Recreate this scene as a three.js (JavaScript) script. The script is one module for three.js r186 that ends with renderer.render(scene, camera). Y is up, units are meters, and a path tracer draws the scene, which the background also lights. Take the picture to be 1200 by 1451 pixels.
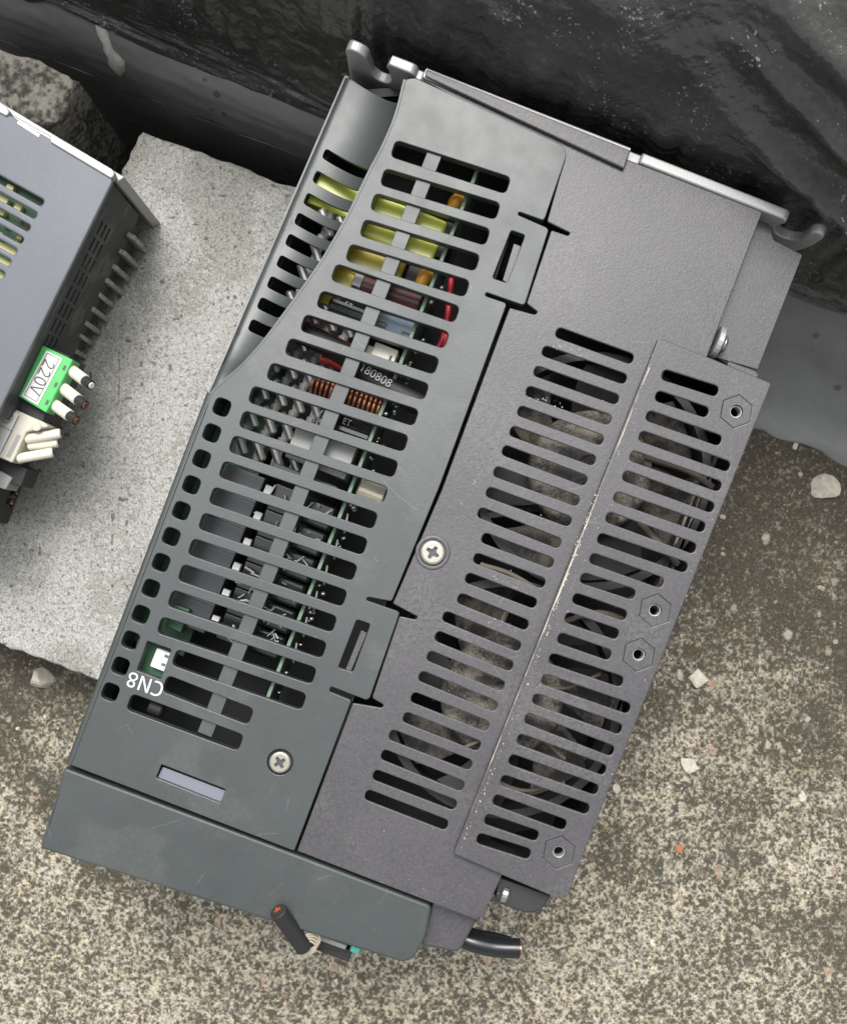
import * as THREE from 'three';
import { TextGeometry } from 'three/addons/geometries/TextGeometry.js';
import { RoundedBoxGeometry } from 'three/addons/geometries/RoundedBoxGeometry.js';
import { FontLoader } from 'three/addons/loaders/FontLoader.js';
import { TessellateModifier } from 'three/addons/modifiers/TessellateModifier.js';
import { mergeGeometries, mergeVertices, toCreasedNormals } from 'three/addons/utils/BufferGeometryUtils.js';

// ---------------------------------------------------------------- camera, sky, sun, exposure
const CAM = 0.66, FOC = 1500, NX = 600, NY = 790;          // camera height; plan scale and foot of the camera on the 1200 x 1451 plan
const scene = new THREE.Scene();
const camera = new THREE.PerspectiveCamera(2 * Math.atan(NY / FOC) * 180 / Math.PI, 1200 / (2 * NY), 0.01, 60);
camera.position.set(0, CAM, 0);
camera.up.set(0, 0, -1);
camera.lookAt(0, 0, 0);
camera.setViewOffset(1200, 2 * NY, 0, 0, 1200, 1451);      // the lens looks straight down, the frame is cropped at the bottom
const renderer = new THREE.WebGLRenderer({ antialias: true });
renderer.toneMapping = THREE.LinearToneMapping;
renderer.toneMappingExposure = 1.0;
renderer.shadowMap.enabled = true;

const SUN = new THREE.Vector3(-0.03, 0.86, -0.47).normalize();
{ // overcast sky, brightest where the sun stands behind the cloud
  const W = 256, H = 128, d = new Float32Array(W * H * 4);
  for (let j = 0; j < H; j++) for (let i = 0; i < W; i++) {
    const el = ((j + 0.5) / H - 0.5) * Math.PI, az = ((i + 0.5) / W - 0.5) * 2 * Math.PI;
    const x = Math.cos(el) * Math.cos(az), y = Math.sin(el), z = Math.cos(el) * Math.sin(az);
    const c = x * SUN.x + y * SUN.y + z * SUN.z;
    let L = y > 0 ? 0.25 + 0.55 * Math.pow(1 - y, 1.5) : 0.18;
    if (y > -0.05) L += 10.5 * Math.exp((c - 1) * 17) + 0.3 * Math.exp((c - 1) * 2.2);
    const k = (j * W + i) * 4;
    d[k] = L * 0.985; d[k + 1] = L; d[k + 2] = L * 1.03; d[k + 3] = 1;
  }
  const t = new THREE.DataTexture(d, W, H, THREE.RGBAFormat, THREE.FloatType);
  t.mapping = THREE.EquirectangularReflectionMapping; t.magFilter = THREE.LinearFilter; t.minFilter = THREE.LinearFilter; t.needsUpdate = true;
  scene.background = t; scene.environment = t;
}
const sun = new THREE.DirectionalLight(0xfff6e8, 1.5);
sun.position.copy(SUN).multiplyScalar(3);
sun.castShadow = true; sun.shadow.radius = 40;
sun.shadow.mapSize.set(2048, 2048);
Object.assign(sun.shadow.camera, { left: -0.8, right: 0.8, top: 0.8, bottom: -0.8, near: 0.5, far: 6 });
scene.add(sun);

// ---------------------------------------------------------------- helpers
let seedN = 12345;
const rnd = () => { seedN = (seedN + 0x6d2b79f5) | 0; let t = Math.imul(seedN ^ (seedN >>> 15), 1 | seedN); t = (t + Math.imul(t ^ (t >>> 7), 61 | t)) ^ t; return ((t ^ (t >>> 14)) >>> 0) / 4294967296; };
const R = (a, b) => a + (b - a) * rnd();
const clamp = (x, a = 0, b = 1) => Math.min(b, Math.max(a, x));
const sstep = (a, b, x) => { const t = clamp((x - a) / (b - a)); return t * t * (3 - 2 * t); };
const lerp = (a, b, t) => a + (b - a) * t;
const hash = (x, y, s) => { let h = Math.imul(x, 374761393) ^ Math.imul(y, 668265263) ^ Math.imul(s, 1274126177); h = Math.imul(h ^ (h >>> 13), 1274126177); h = Math.imul(h ^ (h >>> 16), 2246822519); return ((h ^ (h >>> 15)) >>> 0) / 4294967296; };
const md = (a, n) => ((a % n) + n) % n;
function vn(x, y, s, per = 1 << 20) {                       // value noise, periodic
  const ix = Math.floor(x), iy = Math.floor(y), fx = x - ix, fy = y - iy, u = fx * fx * (3 - 2 * fx), v = fy * fy * (3 - 2 * fy);
  const x0 = md(ix, per), x1 = md(ix + 1, per), y0 = md(iy, per), y1 = md(iy + 1, per);
  return lerp(lerp(hash(x0, y0, s), hash(x1, y0, s), u), lerp(hash(x0, y1, s), hash(x1, y1, s), u), v);
}
function fbm(x, y, s, o = 4, per = 1 << 20) { let a = 0.5, t = 0, n = 0; for (let i = 0; i < o; i++) { t += a * vn(x, y, s + i * 17, per); n += a; x *= 2; y *= 2; per *= 2; a *= 0.5; } return t / n; }

const enc = (l) => 255 * (l <= 0.0031308 ? 12.92 * l : 1.055 * Math.pow(l, 1 / 2.4) - 0.055);
function tex(n, tile, f, { srgb = true, mirror = false } = {}) {   // f(u, v in 0..1) -> linear rgb
  const d = new Uint8Array(n * n * 4);
  for (let j = 0; j < n; j++) for (let i = 0; i < n; i++) {
    const c = f((i + 0.5) / n, (j + 0.5) / n), k = (j * n + i) * 4;
    for (let q = 0; q < 3; q++) d[k + q] = clamp(srgb ? enc(Math.max(0, c[q])) : c[q] * 255, 0, 255);
    d[k + 3] = 255;
  }
  const t = new THREE.DataTexture(d, n, n);
  t.colorSpace = srgb ? THREE.SRGBColorSpace : THREE.NoColorSpace;
  t.wrapS = t.wrapT = mirror ? THREE.MirroredRepeatWrapping : THREE.RepeatWrapping;
  t.magFilter = THREE.LinearFilter; t.minFilter = THREE.LinearMipmapLinearFilter; t.generateMipmaps = true;
  t.repeat.set(1 / tile, 1 / tile); t.needsUpdate = true;
  return t;
}
const mixc = (a, b, t) => [lerp(a[0], b[0], t), lerp(a[1], b[1], t), lerp(a[2], b[2], t)];
const std = (o) => new THREE.MeshStandardMaterial({ side: THREE.DoubleSide, ...o });
const phy = (o) => new THREE.MeshPhysicalMaterial({ side: THREE.DoubleSide, ...o });
const lin = (r, g, b) => new THREE.Color().setRGB(r, g, b);

// plan(x, y, height): a point of the surveyed plan (0.33 mm units at the height of the big inverter's face) at its height above the ground
const plan = (px, py, y) => { const d = (CAM - y) / FOC; return new THREE.Vector3((px - NX) * d, y, (py - NY) * d); };
const p2 = (px, py, y) => { const v = plan(px, py, y); return new THREE.Vector2(v.x, -v.z); };
const MM = 0.001;

function boxUV(g) {                                          // uv in metres by the way each triangle faces
  if (g.index) g = g.toNonIndexed();
  const p = g.attributes.position, uv = new Float32Array(p.count * 2), a = new THREE.Vector3(), b = new THREE.Vector3(), c = new THREE.Vector3();
  for (let i = 0; i < p.count; i += 3) {
    a.fromBufferAttribute(p, i); b.fromBufferAttribute(p, i + 1); c.fromBufferAttribute(p, i + 2);
    const n = b.clone().sub(a).cross(c.clone().sub(a)), ax = Math.abs(n.x), ay = Math.abs(n.y), az = Math.abs(n.z);
    [a, b, c].forEach((q, k) => { const o = (i + k) * 2; if (ay >= ax && ay >= az) { uv[o] = q.x; uv[o + 1] = q.z; } else if (ax >= az) { uv[o] = q.z; uv[o + 1] = q.y; } else { uv[o] = q.x; uv[o + 1] = q.y; } });
  }
  g.setAttribute('uv', new THREE.BufferAttribute(uv, 2));
  return g;
}
function roundPath(P, pts, r) {                              // closed polygon with rounded corners; r a number or one per corner
  const n = pts.length;
  for (let i = 0; i < n; i++) {
    const a = pts[(i + n - 1) % n], b = pts[i], c = pts[(i + 1) % n], rr = Array.isArray(r) ? r[i] : r;
    const da = a.clone().sub(b), dc = c.clone().sub(b), la = da.length(), lc = dc.length(), k = Math.min(rr, la * 0.49, lc * 0.49);
    const s = b.clone().addScaledVector(da, k / la), e = b.clone().addScaledVector(dc, k / lc);
    if (i === 0) P.moveTo(s.x, s.y); else P.lineTo(s.x, s.y);
    if (k > 1e-6) P.quadraticCurveTo(b.x, b.y, e.x, e.y);
  }
  P.closePath();
  return P;
}
const pts2 = (list, y) => list.map(([a, b]) => p2(a, b, y));
function slotPts(A, B, y, h) {                               // corners of a slot whose two end points are A and B (plan), h wide in metres
  const a = p2(A[0], A[1], y), b = p2(B[0], B[1], y), d = b.clone().sub(a).normalize(), n = new THREE.Vector2(-d.y, d.x).multiplyScalar(h / 2);
  return [a.clone().add(n), a.clone().sub(n), b.clone().sub(n), b.clone().add(n)];
}
const slotHole = (A, B, y, h, r) => roundPath(new THREE.Path(), slotPts(A, B, y, h), r);
function circlePts(cx, cz, r, n = 24, a0 = 0) { const o = []; for (let i = 0; i < n; i++) { const a = a0 + i / n * Math.PI * 2; o.push(new THREE.Vector2(cx + r * Math.cos(a), cz + r * Math.sin(a))); } return o; }
const circHole = (px, py, y, r) => { const c = p2(px, py, y); return new THREE.Path(circlePts(c.x, c.y, r, 20)); };
function plate(outline, holes, yTop, thick, bevel = 0.0003, r = 0, seg = 2) {   // a plate lying flat, top face at yTop
  const S = outline.isShape ? outline : (outline.moveTo ? outline : roundPath(new THREE.Shape(), outline, r));
  S.holes.push(...holes);
  const g = new THREE.ExtrudeGeometry(S, { depth: thick - 2 * bevel, bevelEnabled: bevel > 0, bevelThickness: bevel, bevelSize: bevel, bevelOffset: -bevel, bevelSegments: seg, curveSegments: 6 });
  g.rotateX(-Math.PI / 2);
  g.translate(0, yTop - thick + bevel, 0);
  return g;
}
const quad = (list, y, thick, bevel = 0.0003, r = 0, holes = []) => plate(pts2(list, y), holes, y, thick, bevel, r);
function sweep(path, prof, closedProf = true) {              // profile [across, up] carried along a path
  const n = path.length, m = prof.length, pos = [], idx = [];
  for (let i = 0; i < n; i++) {
    const d = path[Math.min(n - 1, i + 1)].clone().sub(path[Math.max(0, i - 1)]).setY(0).normalize(), nx = -d.z, nz = d.x;
    for (const [a, b] of prof) pos.push(path[i].x + nx * a, path[i].y + b, path[i].z + nz * a);
  }
  const mm = closedProf ? m : m - 1;
  for (let i = 0; i < n - 1; i++) for (let j = 0; j < mm; j++) { const a = i * m + j, b = i * m + (j + 1) % m, c = a + m, e = b + m; idx.push(a, c, b, b, c, e); }
  if (closedProf) for (let j = 1; j < m - 1; j++) { idx.push(0, j, j + 1); const o = (n - 1) * m; idx.push(o, o + j + 1, o + j); }
  const g = new THREE.BufferGeometry(); g.setAttribute('position', new THREE.Float32BufferAttribute(pos, 3)); g.setIndex(idx);
  return toCreasedNormals(g, 0.7);
}
const tube = (points, r, seg = 24, rad = 10) => new THREE.TubeGeometry(new THREE.CatmullRomCurve3(points), seg, r, rad);
function rod(a, b, r, n = 20, chamfer = 0) {                 // solid cylinder between two points
  const L = a.distanceTo(b), prof = chamfer ? [[0, 0], [r - chamfer, 0], [r, chamfer], [r, L - chamfer], [r - chamfer, L], [0, L]] : [[0, 0], [r, 0], [r, L], [0, L]];
  let g = new THREE.LatheGeometry(prof.map(([x, y]) => new THREE.Vector2(x, y)), n);
  g = toCreasedNormals(g, 0.6);
  g.applyQuaternion(new THREE.Quaternion().setFromUnitVectors(new THREE.Vector3(0, 1, 0), b.clone().sub(a).normalize()));
  return g.translate(a.x, a.y, a.z);
}
function boxAt(px, py, y, du, dh, dv, deg, r = 0.0006) {    // box of du x dh x dv metres, top at y, its middle over the plan point, turned on the plan
  const g = r ? new RoundedBoxGeometry(du, dh, dv, 2, r) : new THREE.BoxGeometry(du, dh, dv);
  g.rotateY(-deg * Math.PI / 180); const c = plan(px, py, y); return g.translate(c.x, y - dh / 2, c.z);
}
const font = await new FontLoader().loadAsync('fonts/droid/droid_sans_regular.typeface.json');
function textAt(str, size, px, py, y, deg, depth = 0.00008) { // flat lettering lying at height y, middle over the plan point
  const g = new TextGeometry(str, { font, size, depth, curveSegments: 4, bevelEnabled: false });
  g.computeBoundingBox(); const b = g.boundingBox; g.translate(-(b.min.x + b.max.x) / 2, -(b.min.y + b.max.y) / 2, 0);
  g.rotateX(-Math.PI / 2); g.rotateY(-deg * Math.PI / 180);
  const c = plan(px, py, y); return g.translate(c.x, y, c.z);
}
function merge(list) {
  const L = list.map((g) => { let q = g.index ? g.toNonIndexed() : g; for (const k of Object.keys(q.attributes)) if (!['position', 'normal'].includes(k)) q.deleteAttribute(k); if (!q.attributes.normal) q.computeVertexNormals(); return q; });
  return mergeGeometries(L);
}
function thing(name, x, y, z, label, category, group) {
  const o = new THREE.Group(); o.name = name; o.position.set(x, y, z); o.userData = { label, category }; if (group) o.userData.group = group;
  scene.add(o); return o;
}
const origin = (o) => { const v = new THREE.Vector3(); while (o && o !== scene) { v.add(o.position); o = o.parent; } return v; };
function part(parent, name, g, m, label, kind) {            // geometry is given in place; it is stored relative to its thing
  if (Array.isArray(g)) g = merge(g);
  g = boxUV(g);
  const o = origin(parent); g.translate(-o.x, -o.y, -o.z);
  const me = new THREE.Mesh(g, m); me.name = name; me.castShadow = me.receiveShadow = true;
  if (label) me.userData.label = label;
  if (kind) me.userData.kind = kind;
  parent.add(me); return me;
}
const TH = 21.4, ct = Math.cos(TH * Math.PI / 180), st = Math.sin(TH * Math.PI / 180);

// ---------------------------------------------------------------- materials
// scratches, fingermarks and dried dust on the plastic; scuffs and settled dust on the coated steel
const scr = []; for (let i = 0; i < 170; i++) { const a = R(0, 6.28), l = R(0.004, 0.035) * (rnd() < 0.15 ? 2 : 1); scr.push([rnd(), rnd(), Math.cos(a), Math.sin(a), l, R(0.25, 1), R(-6, 6)]); }
const scrMap = (n, from, to) => { const d = new Float32Array(n * n); for (const [x, y, cx, cy, l, w, bend] of scr.slice(from, to)) for (let k = 0; k < l * n * 2; k++) { const t = k / (n * 2), X = md(Math.floor((x + cx * t - cy * bend * t * t) * n), n), Y = md(Math.floor((y + cy * t + cx * bend * t * t) * n), n); d[Y * n + X] = Math.max(d[Y * n + X], w * (0.4 + 0.6 * hash(k, Math.floor(x * 999), 7))); } return d; };
const scrA = scrMap(1024, 0, 90), scrB = scrMap(1024, 90, 170);
const plasticTex = tex(1024, 0.34, (u, v) => {
  const a = fbm(u * 14, v * 14, 3, 4, 14), b = fbm(u * 220, v * 220, 9, 2, 220), X = Math.floor(u * 1024), Y = Math.floor(v * 1024), s = hash(X, Y, 5);
  let k = 0.9 + 0.22 * (a - 0.5) + 0.12 * (b - 0.5); if (s > 0.9988) k *= 1.9; if (s < 0.0008) k *= 0.5;
  let c = [0.054 * k, 0.063 * k, 0.0625 * k];
  const st1 = sstep(0.60, 0.68, fbm(u * 7, v * 7, 13, 5, 7)) * (0.5 + b);
  c = mixc(c, [0.15, 0.15, 0.14], 0.15 * st1);
  return mixc(c, [0.22, 0.225, 0.22], 0.5 * scrA[Y * 1024 + X]);
});
const plasticRough = tex(512, 0.34, (u, v) => { const a = fbm(u * 9, v * 9, 31, 5, 9), b = fbm(u * 60, v * 60, 33, 2, 60); const r = 0.41 + 0.16 * (a - 0.5) + 0.06 * (b - 0.5); return [r, r, r]; }, { srgb: false });
const plasticBump = tex(512, 0.05, (u, v) => { const a = fbm(u * 120, v * 120, 41, 2, 120); return [a, a, a]; }, { srgb: false });
const M = {};
M.plastic = phy({ ior: 1.62, map: plasticTex, roughnessMap: plasticRough, roughness: 1, bumpMap: plasticBump, bumpScale: 0.00003 });
M.plasticDark = std({ color: lin(0.03, 0.032, 0.033), roughness: 0.6 });
const grainTex = tex(1024, 0.3, (u, v) => {
  const a = fbm(u * 375, v * 375, 51, 2, 375), b = fbm(u * 12, v * 12, 57, 5, 12), X = Math.floor(u * 1024), Y = Math.floor(v * 1024), s = hash(X, Y, 61);
  let k = 0.9 + 0.55 * (a - 0.5) + 0.3 * (b - 0.5); if (s > 0.994) k *= 1.6; if (s < 0.002) k *= 0.55;
  let c = [0.073 * k, 0.069 * k, 0.074 * k];
  const du = sstep(0.57, 0.70, fbm(u * 9, v * 9, 63, 5, 9)) * sstep(0.35, 0.6, a);
  c = mixc(c, [0.22, 0.21, 0.185], 0.12 * du);
  return mixc(c, [0.26, 0.255, 0.24], 0.45 * scrB[Y * 1024 + X]);
});
const grainBump = tex(512, 0.06, (u, v) => { const a = fbm(u * 110, v * 110, 71, 3, 110); return [a, a, a]; }, { srgb: false });
M.coat = phy({ ior: 1.62, map: grainTex, roughness: 0.43, bumpMap: grainBump, bumpScale: 0.00006 });
M.zinc = std({ color: lin(0.40, 0.40, 0.395), metalness: 0.45, roughness: 0.45, bumpMap: grainBump, bumpScale: 0.00004 });
M.bright = std({ color: lin(0.5, 0.49, 0.47), metalness: 0.9, roughness: 0.32 });
M.edge = std({ color: lin(0.42, 0.42, 0.43), metalness: 0.4, roughness: 0.5, bumpMap: grainBump, bumpScale: 0.00006 });
M.screw = std({ color: lin(0.40, 0.39, 0.33), metalness: 0.6, roughness: 0.38, bumpMap: grainBump, bumpScale: 0.00005 });
M.cavity = std({ color: lin(0.045, 0.046, 0.047), roughness: 0.7 });
M.white = std({ color: lin(0.78, 0.78, 0.75), roughness: 0.55 });
M.print = std({ color: lin(0.75, 0.77, 0.78), roughness: 0.7 });
M.pcb = std({ color: lin(0.045, 0.13, 0.065), roughness: 0.45 });
M.pcbEdge = std({ map: tex(256, 0.03, (u, v) => { const a = fbm(u * 40, v * 40, 81, 2, 40); return mixc([0.10, 0.2, 0.13], [0.30, 0.38, 0.30], a); }), roughness: 0.7 });
M.yellow = std({ color: lin(0.62, 0.66, 0.10), roughness: 0.28 });
M.mustard = std({ color: lin(0.44, 0.36, 0.035), roughness: 0.3 });
M.orange = std({ color: lin(0.75, 0.36, 0.05), roughness: 0.35 });
M.brown = std({ color: lin(0.10, 0.04, 0.038), roughness: 0.28 });
M.black = std({ color: lin(0.016, 0.018, 0.02), roughness: 0.2 });
M.blackMatt = std({ color: lin(0.022, 0.022, 0.022), roughness: 0.6 });
M.paleBlue = std({ color: lin(0.30, 0.38, 0.47), roughness: 0.32 });
M.cream = std({ color: lin(0.76, 0.73, 0.60), roughness: 0.5 });
M.red = std({ color: lin(0.42, 0.02, 0.03), roughness: 0.4 });
M.copper = std({ color: lin(0.75, 0.32, 0.17), metalness: 0.9, roughness: 0.28 });
M.alu = std({ color: lin(0.55, 0.55, 0.52), metalness: 0.85, roughness: 0.33 });
M.greyPart = std({ color: lin(0.34, 0.34, 0.33), roughness: 0.5 });
M.greyDark = std({ color: lin(0.075, 0.08, 0.088), roughness: 0.4 });
M.tan = std({ color: lin(0.50, 0.45, 0.36), metalness: 0.3, roughness: 0.45 });
M.insert = std({ color: lin(0.20, 0.21, 0.25), roughness: 0.45 });
const dustTex = tex(512, 0.09, (u, v) => {
  const a = fbm(u * 12, v * 12, 91, 4, 12), b = fbm(u * 120, v * 120, 95, 2, 120);
  return mixc([0.05, 0.048, 0.045], [0.27, 0.245, 0.195], sstep(0.38, 0.72, a * 0.7 + b * 0.3));
});
M.foilGlint = std({ color: lin(0.75, 0.76, 0.76), metalness: 0.25, roughness: 0.25 });  // near-white, so that glints on the foil are in its colour
M.dusty = std({ map: dustTex, roughness: 0.9 });
M.blade = std({ color: lin(0.028, 0.027, 0.026), roughness: 0.5 });
M.dustWire = std({ color: lin(0.13, 0.112, 0.088), roughness: 0.9 });
M.scuff = std({ color: lin(0.33, 0.32, 0.28), roughness: 0.7 });
M.worn = std({ color: lin(0.50, 0.47, 0.37), roughness: 0.55, metalness: 0.3 });
M.green = std({ color: lin(0.09, 0.50, 0.13), roughness: 0.42 });
M.ink = std({ color: lin(0.13, 0.13, 0.13), roughness: 0.8 });
M.beige = std({ color: lin(0.62, 0.59, 0.49), roughness: 0.5 });
M.teal = std({ color: lin(0.1, 0.5, 0.42), roughness: 0.4 });
M.twist = std({ color: lin(0.50, 0.44, 0.34), roughness: 0.6 });
const leftTex = tex(1024, 0.3, (u, v) => {
  const a = fbm(u * 9, v * 9, 103, 5, 9), b = fbm(u * 200, v * 200, 109, 2, 200); const k = 0.92 + 0.2 * (a - 0.5) + 0.1 * (b - 0.5);
  return [0.125 * k, 0.135 * k, 0.155 * k];
});
M.left = std({ map: leftTex, roughnessMap: plasticRough, roughness: 0.95 });
const sideTex = tex(512, 0.1, (u, v) => { const a = fbm(u * 7, v * 14, 113, 5, 7); return mixc([0.05, 0.052, 0.055], [0.13, 0.118, 0.095], sstep(0.52, 0.74, a)); });
M.leftSide = std({ map: sideTex, roughness: 0.6 });
M.fin = std({ map: tex(256, 0.05, (u, v) => { const a = fbm(u * 20, v * 20, 121, 3, 20); return mixc([0.24, 0.23, 0.2], [0.55, 0.54, 0.5], a); }), metalness: 0.3, roughness: 0.6 });

// ground: worn concrete with its sand and pebbles showing, darker in blotches
const GT = 0.84;
const groundTex = tex(2048, GT, (u, v) => {
  const x = (u - 0.5) * GT, z = (v - 0.5) * GT;
  const P = x * st - z * ct, al = x * ct + z * st;
  const n1 = fbm(x * 640, z * 640, 201, 3), n2 = fbm(x * 300 + 9, z * 300, 211, 3), n3 = fbm(x * 26, z * 26, 221, 4), n4 = fbm(x * 1100, z * 1100, 231, 2);
  // darker, duller zones with ragged outlines: towards the mortar, the right and the block
  const darkZone = Math.max(sstep(-0.15, 0.12, P + 0.16 * (al - 0.15) + (n3 - 0.5) * 0.24), 0.75 * sstep(-0.27, -0.16, P + (n3 - 0.5) * 0.22) * sstep(-0.06, -0.13, al));
  const thr = 0.515 + 0.15 * darkZone + (n3 - 0.5) * 0.15;
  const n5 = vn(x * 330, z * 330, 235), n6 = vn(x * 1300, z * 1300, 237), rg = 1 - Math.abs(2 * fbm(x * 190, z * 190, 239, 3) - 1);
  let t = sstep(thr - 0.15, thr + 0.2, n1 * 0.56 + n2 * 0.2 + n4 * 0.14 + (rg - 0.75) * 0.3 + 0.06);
  let c = mixc(mixc([0.112, 0.099, 0.074], [0.078, 0.069, 0.052], darkZone), mixc([0.60, 0.555, 0.46], [0.27, 0.245, 0.195], darkZone), t);
  const k = 0.58 + 0.84 * n4; c = [c[0] * k * (0.97 + 0.1 * n5), c[1] * k, c[2] * k * (1.02 - 0.16 * n5)].map((q) => q * 0.72);
  if (n6 > 0.9) c = mixc(c, [0.62, 0.58, 0.47], 0.5 * (1 - 0.5 * darkZone)); else if (n6 < 0.08) c = mixc(c, [0.05, 0.043, 0.03], 0.6);
  // pebbles set in the paste
  const G = 0.011, gx = Math.floor(x / G), gz = Math.floor(z / G);
  for (let a = -1; a <= 1; a++) for (let b = -1; b <= 1; b++) {
    const h = hash(gx + a, gz + b, 241); if (h > 0.34) continue;
    const cx = (gx + a + hash(gx + a, gz + b, 243)) * G, cz = (gz + b + hash(gx + a, gz + b, 245)) * G, r = 0.0008 + 0.0026 * Math.pow(hash(gx + a, gz + b, 247), 2);
    const w = (fbm(x * 500, z * 500, 249, 2) - 0.5) * 0.0022, d = Math.hypot(x - cx, (z - cz) * (0.7 + 0.6 * h)) + w;
    if (d < r) {
      const q = hash(gx + a, gz + b, 251), pc = q < 0.42 ? [0.16, 0.145, 0.115] : q < 0.6 ? [0.09, 0.092, 0.085] : q < 0.72 ? [0.42, 0.30, 0.22] : q < 0.93 ? [0.5, 0.45, 0.36] : q < 0.937 ? [0.36, 0.2, 0.12] : [0.66, 0.63, 0.55];
      c = mixc(c, pc.map((e) => e * (1 - 0.45 * darkZone) * k), 0.7 * sstep(r, r * 0.6, d));
    }
  }
  return c;
}, { mirror: true });
groundTex.offset.set(0.5, 0.5);
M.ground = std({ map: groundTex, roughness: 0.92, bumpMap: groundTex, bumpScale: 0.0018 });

const blockTex = tex(2048, 0.5, (u, v) => {
  const x = (u - 0.5) * 0.5, z = (v - 0.5) * 0.5, n1 = fbm(x * 900, z * 900, 301, 2), n2 = fbm(x * 34, z * 34, 311, 4), n3 = fbm(x * 420, z * 420, 321, 2), n4 = fbm(x * 1500, z * 1500, 331, 2);
  const n7 = fbm(x * 1150, z * 1150, 305, 2), d = sstep(0.2, 0.44, Math.min(n1, n7 + 0.04) * 0.8 + n3 * 0.2), gg = 0.58 + 0.84 * n4;
  const m = sstep(0.50, 0.66, n2 * 0.7 + n3 * 0.3 + 0.13 * sstep(-0.1, -0.24, z + 0.3 * x)) , pit = fbm(x * 240, z * 240, 337, 2);   // darker blotches, denser towards the wall side
  let c = mixc([0.21, 0.206, 0.19], [0.41, 0.403, 0.375], d).map((q) => q * gg);
  if (pit < 0.16) c = mixc(c, [0.1, 0.098, 0.085], 0.8);
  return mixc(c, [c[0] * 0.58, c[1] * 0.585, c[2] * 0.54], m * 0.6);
}, { mirror: true });
blockTex.offset.set(0.5, 0.5);
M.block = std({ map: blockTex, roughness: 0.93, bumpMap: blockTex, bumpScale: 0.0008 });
const oldTex = tex(512, 0.2, (u, v) => {
  const n1 = fbm(u * 90, v * 90, 341, 3, 90), n2 = fbm(u * 9, v * 9, 351, 4, 9);
  return mixc([0.03, 0.029, 0.024], [0.19, 0.18, 0.15], sstep(0.36, 0.68, n1 * 0.55 + n2 * 0.45));
});
M.oldBlock = std({ map: oldTex, roughness: 0.95, bumpMap: oldTex, bumpScale: 0.003 });
const wallTex = tex(1024, 0.6, (u, v) => {
  const a = fbm(u * 10, v * 10, 361, 5, 10), b = fbm(u * 160, v * 160, 371, 2, 160), s = fbm(u * 40, v * 40, 375, 3, 40);
  let k = 0.9 + 0.3 * (a - 0.5) + 0.12 * (b - 0.5); let c = [0.235 * k, 0.238 * k, 0.235 * k];
  if (s > 0.83) c = mixc(c, [0.05, 0.048, 0.042], 0.6);
  return c;
});
M.paint = std({ map: wallTex, roughness: 0.5, bumpMap: wallTex, bumpScale: 0.0012 });
const bitTex = tex(1024, 0.4, (u, v) => {
  const a = fbm(u * 12, v * 12, 401, 5, 12), b = fbm(u * 170, v * 170, 411, 2, 170), s = hash(Math.floor(u * 512), Math.floor(v * 512), 421), cl = fbm(u * 16, v * 16, 431, 4, 16);
  let k = 0.75 + 0.9 * (a - 0.4) + 0.35 * (b - 0.5); let c = [0.062 * k, 0.062 * k, 0.059 * k];
  const w = fbm(u * 330, v * 330, 441, 2, 330);
  if (w > 0.90 - 0.17 * sstep(0.52, 0.72, cl)) c = mixc(c, [0.42, 0.42, 0.41], 0.8);  // pale flecks: glints put into the colour, along with white specks
  return c;
});
const bitBump = tex(1024, 0.2, (u, v) => { const a = fbm(u * 60, v * 60, 451, 4, 60), r = 1 - Math.abs(2 * fbm(u * 16, v * 16, 461, 4, 16) - 1); return [0.5 * a + 0.5 * r, 0, 0]; }, { srgb: false });
M.bitumen = phy({ ior: 1.6, map: bitTex, roughness: 0.28, bumpMap: bitBump, bumpScale: 0.0013 });
M.plaster = std({ map: tex(256, 0.03, (u, v) => { const a = fbm(u * 14, v * 14, 471, 4, 14); return mixc([0.5, 0.47, 0.43], [0.85, 0.81, 0.75], a); }), roughness: 0.9 });
M.stoneTex = tex(256, 0.02, (u, v) => { const a = fbm(u * 9, v * 9, 481, 4, 9); return mixc([0.38, 0.36, 0.31], [0.72, 0.7, 0.64], a); });
M.stone = std({ map: M.stoneTex, color: lin(0.8, 0.78, 0.72), roughness: 0.9 });

// ---------------------------------------------------------------- the setting: ground, mortar skirting, black wall, kerb stones
{
  // trench added along the wall, so that the gap between the blocks goes dark
  const cor = [[-1.6, 0.118], [-0.03, 0.118], [-0.03, 0.204], [-1.6, 0.204]].map(([al, P]) => new THREE.Vector2(al * ct + P * st, -(al * st - P * ct)));
  const sh = new THREE.Shape([new THREE.Vector2(-7, -7), new THREE.Vector2(7, -7), new THREE.Vector2(7, 7), new THREE.Vector2(-7, 7)]); sh.holes.push(new THREE.Path(cor));
  const flat = new THREE.ShapeGeometry(sh); flat.rotateX(-Math.PI / 2);
  const addedTrench = new THREE.BoxGeometry(1.57, 0.24, 0.086); addedTrench.translate(-0.815, -0.12, -0.161); addedTrench.rotateY(-TH * Math.PI / 180);
  const dp = addedTrench.toNonIndexed(), keep = []; for (let i = 0; i < dp.attributes.position.count; i += 3) if (dp.attributes.normal.getY(i) < 0.9) keep.push(i, i + 1, i + 2);   // open at the top
  const dg = new THREE.BufferGeometry(); dg.setAttribute('position', new THREE.Float32BufferAttribute(keep.flatMap((i) => [dp.attributes.position.getX(i), dp.attributes.position.getY(i), dp.attributes.position.getZ(i)]), 3)); dg.computeVertexNormals();
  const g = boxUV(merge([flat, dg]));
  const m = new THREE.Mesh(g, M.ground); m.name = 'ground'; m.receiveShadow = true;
  m.userData = { kind: 'structure', label: 'worn beige concrete ground with sand and small pebbles showing' };
  scene.add(m);
}
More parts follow.
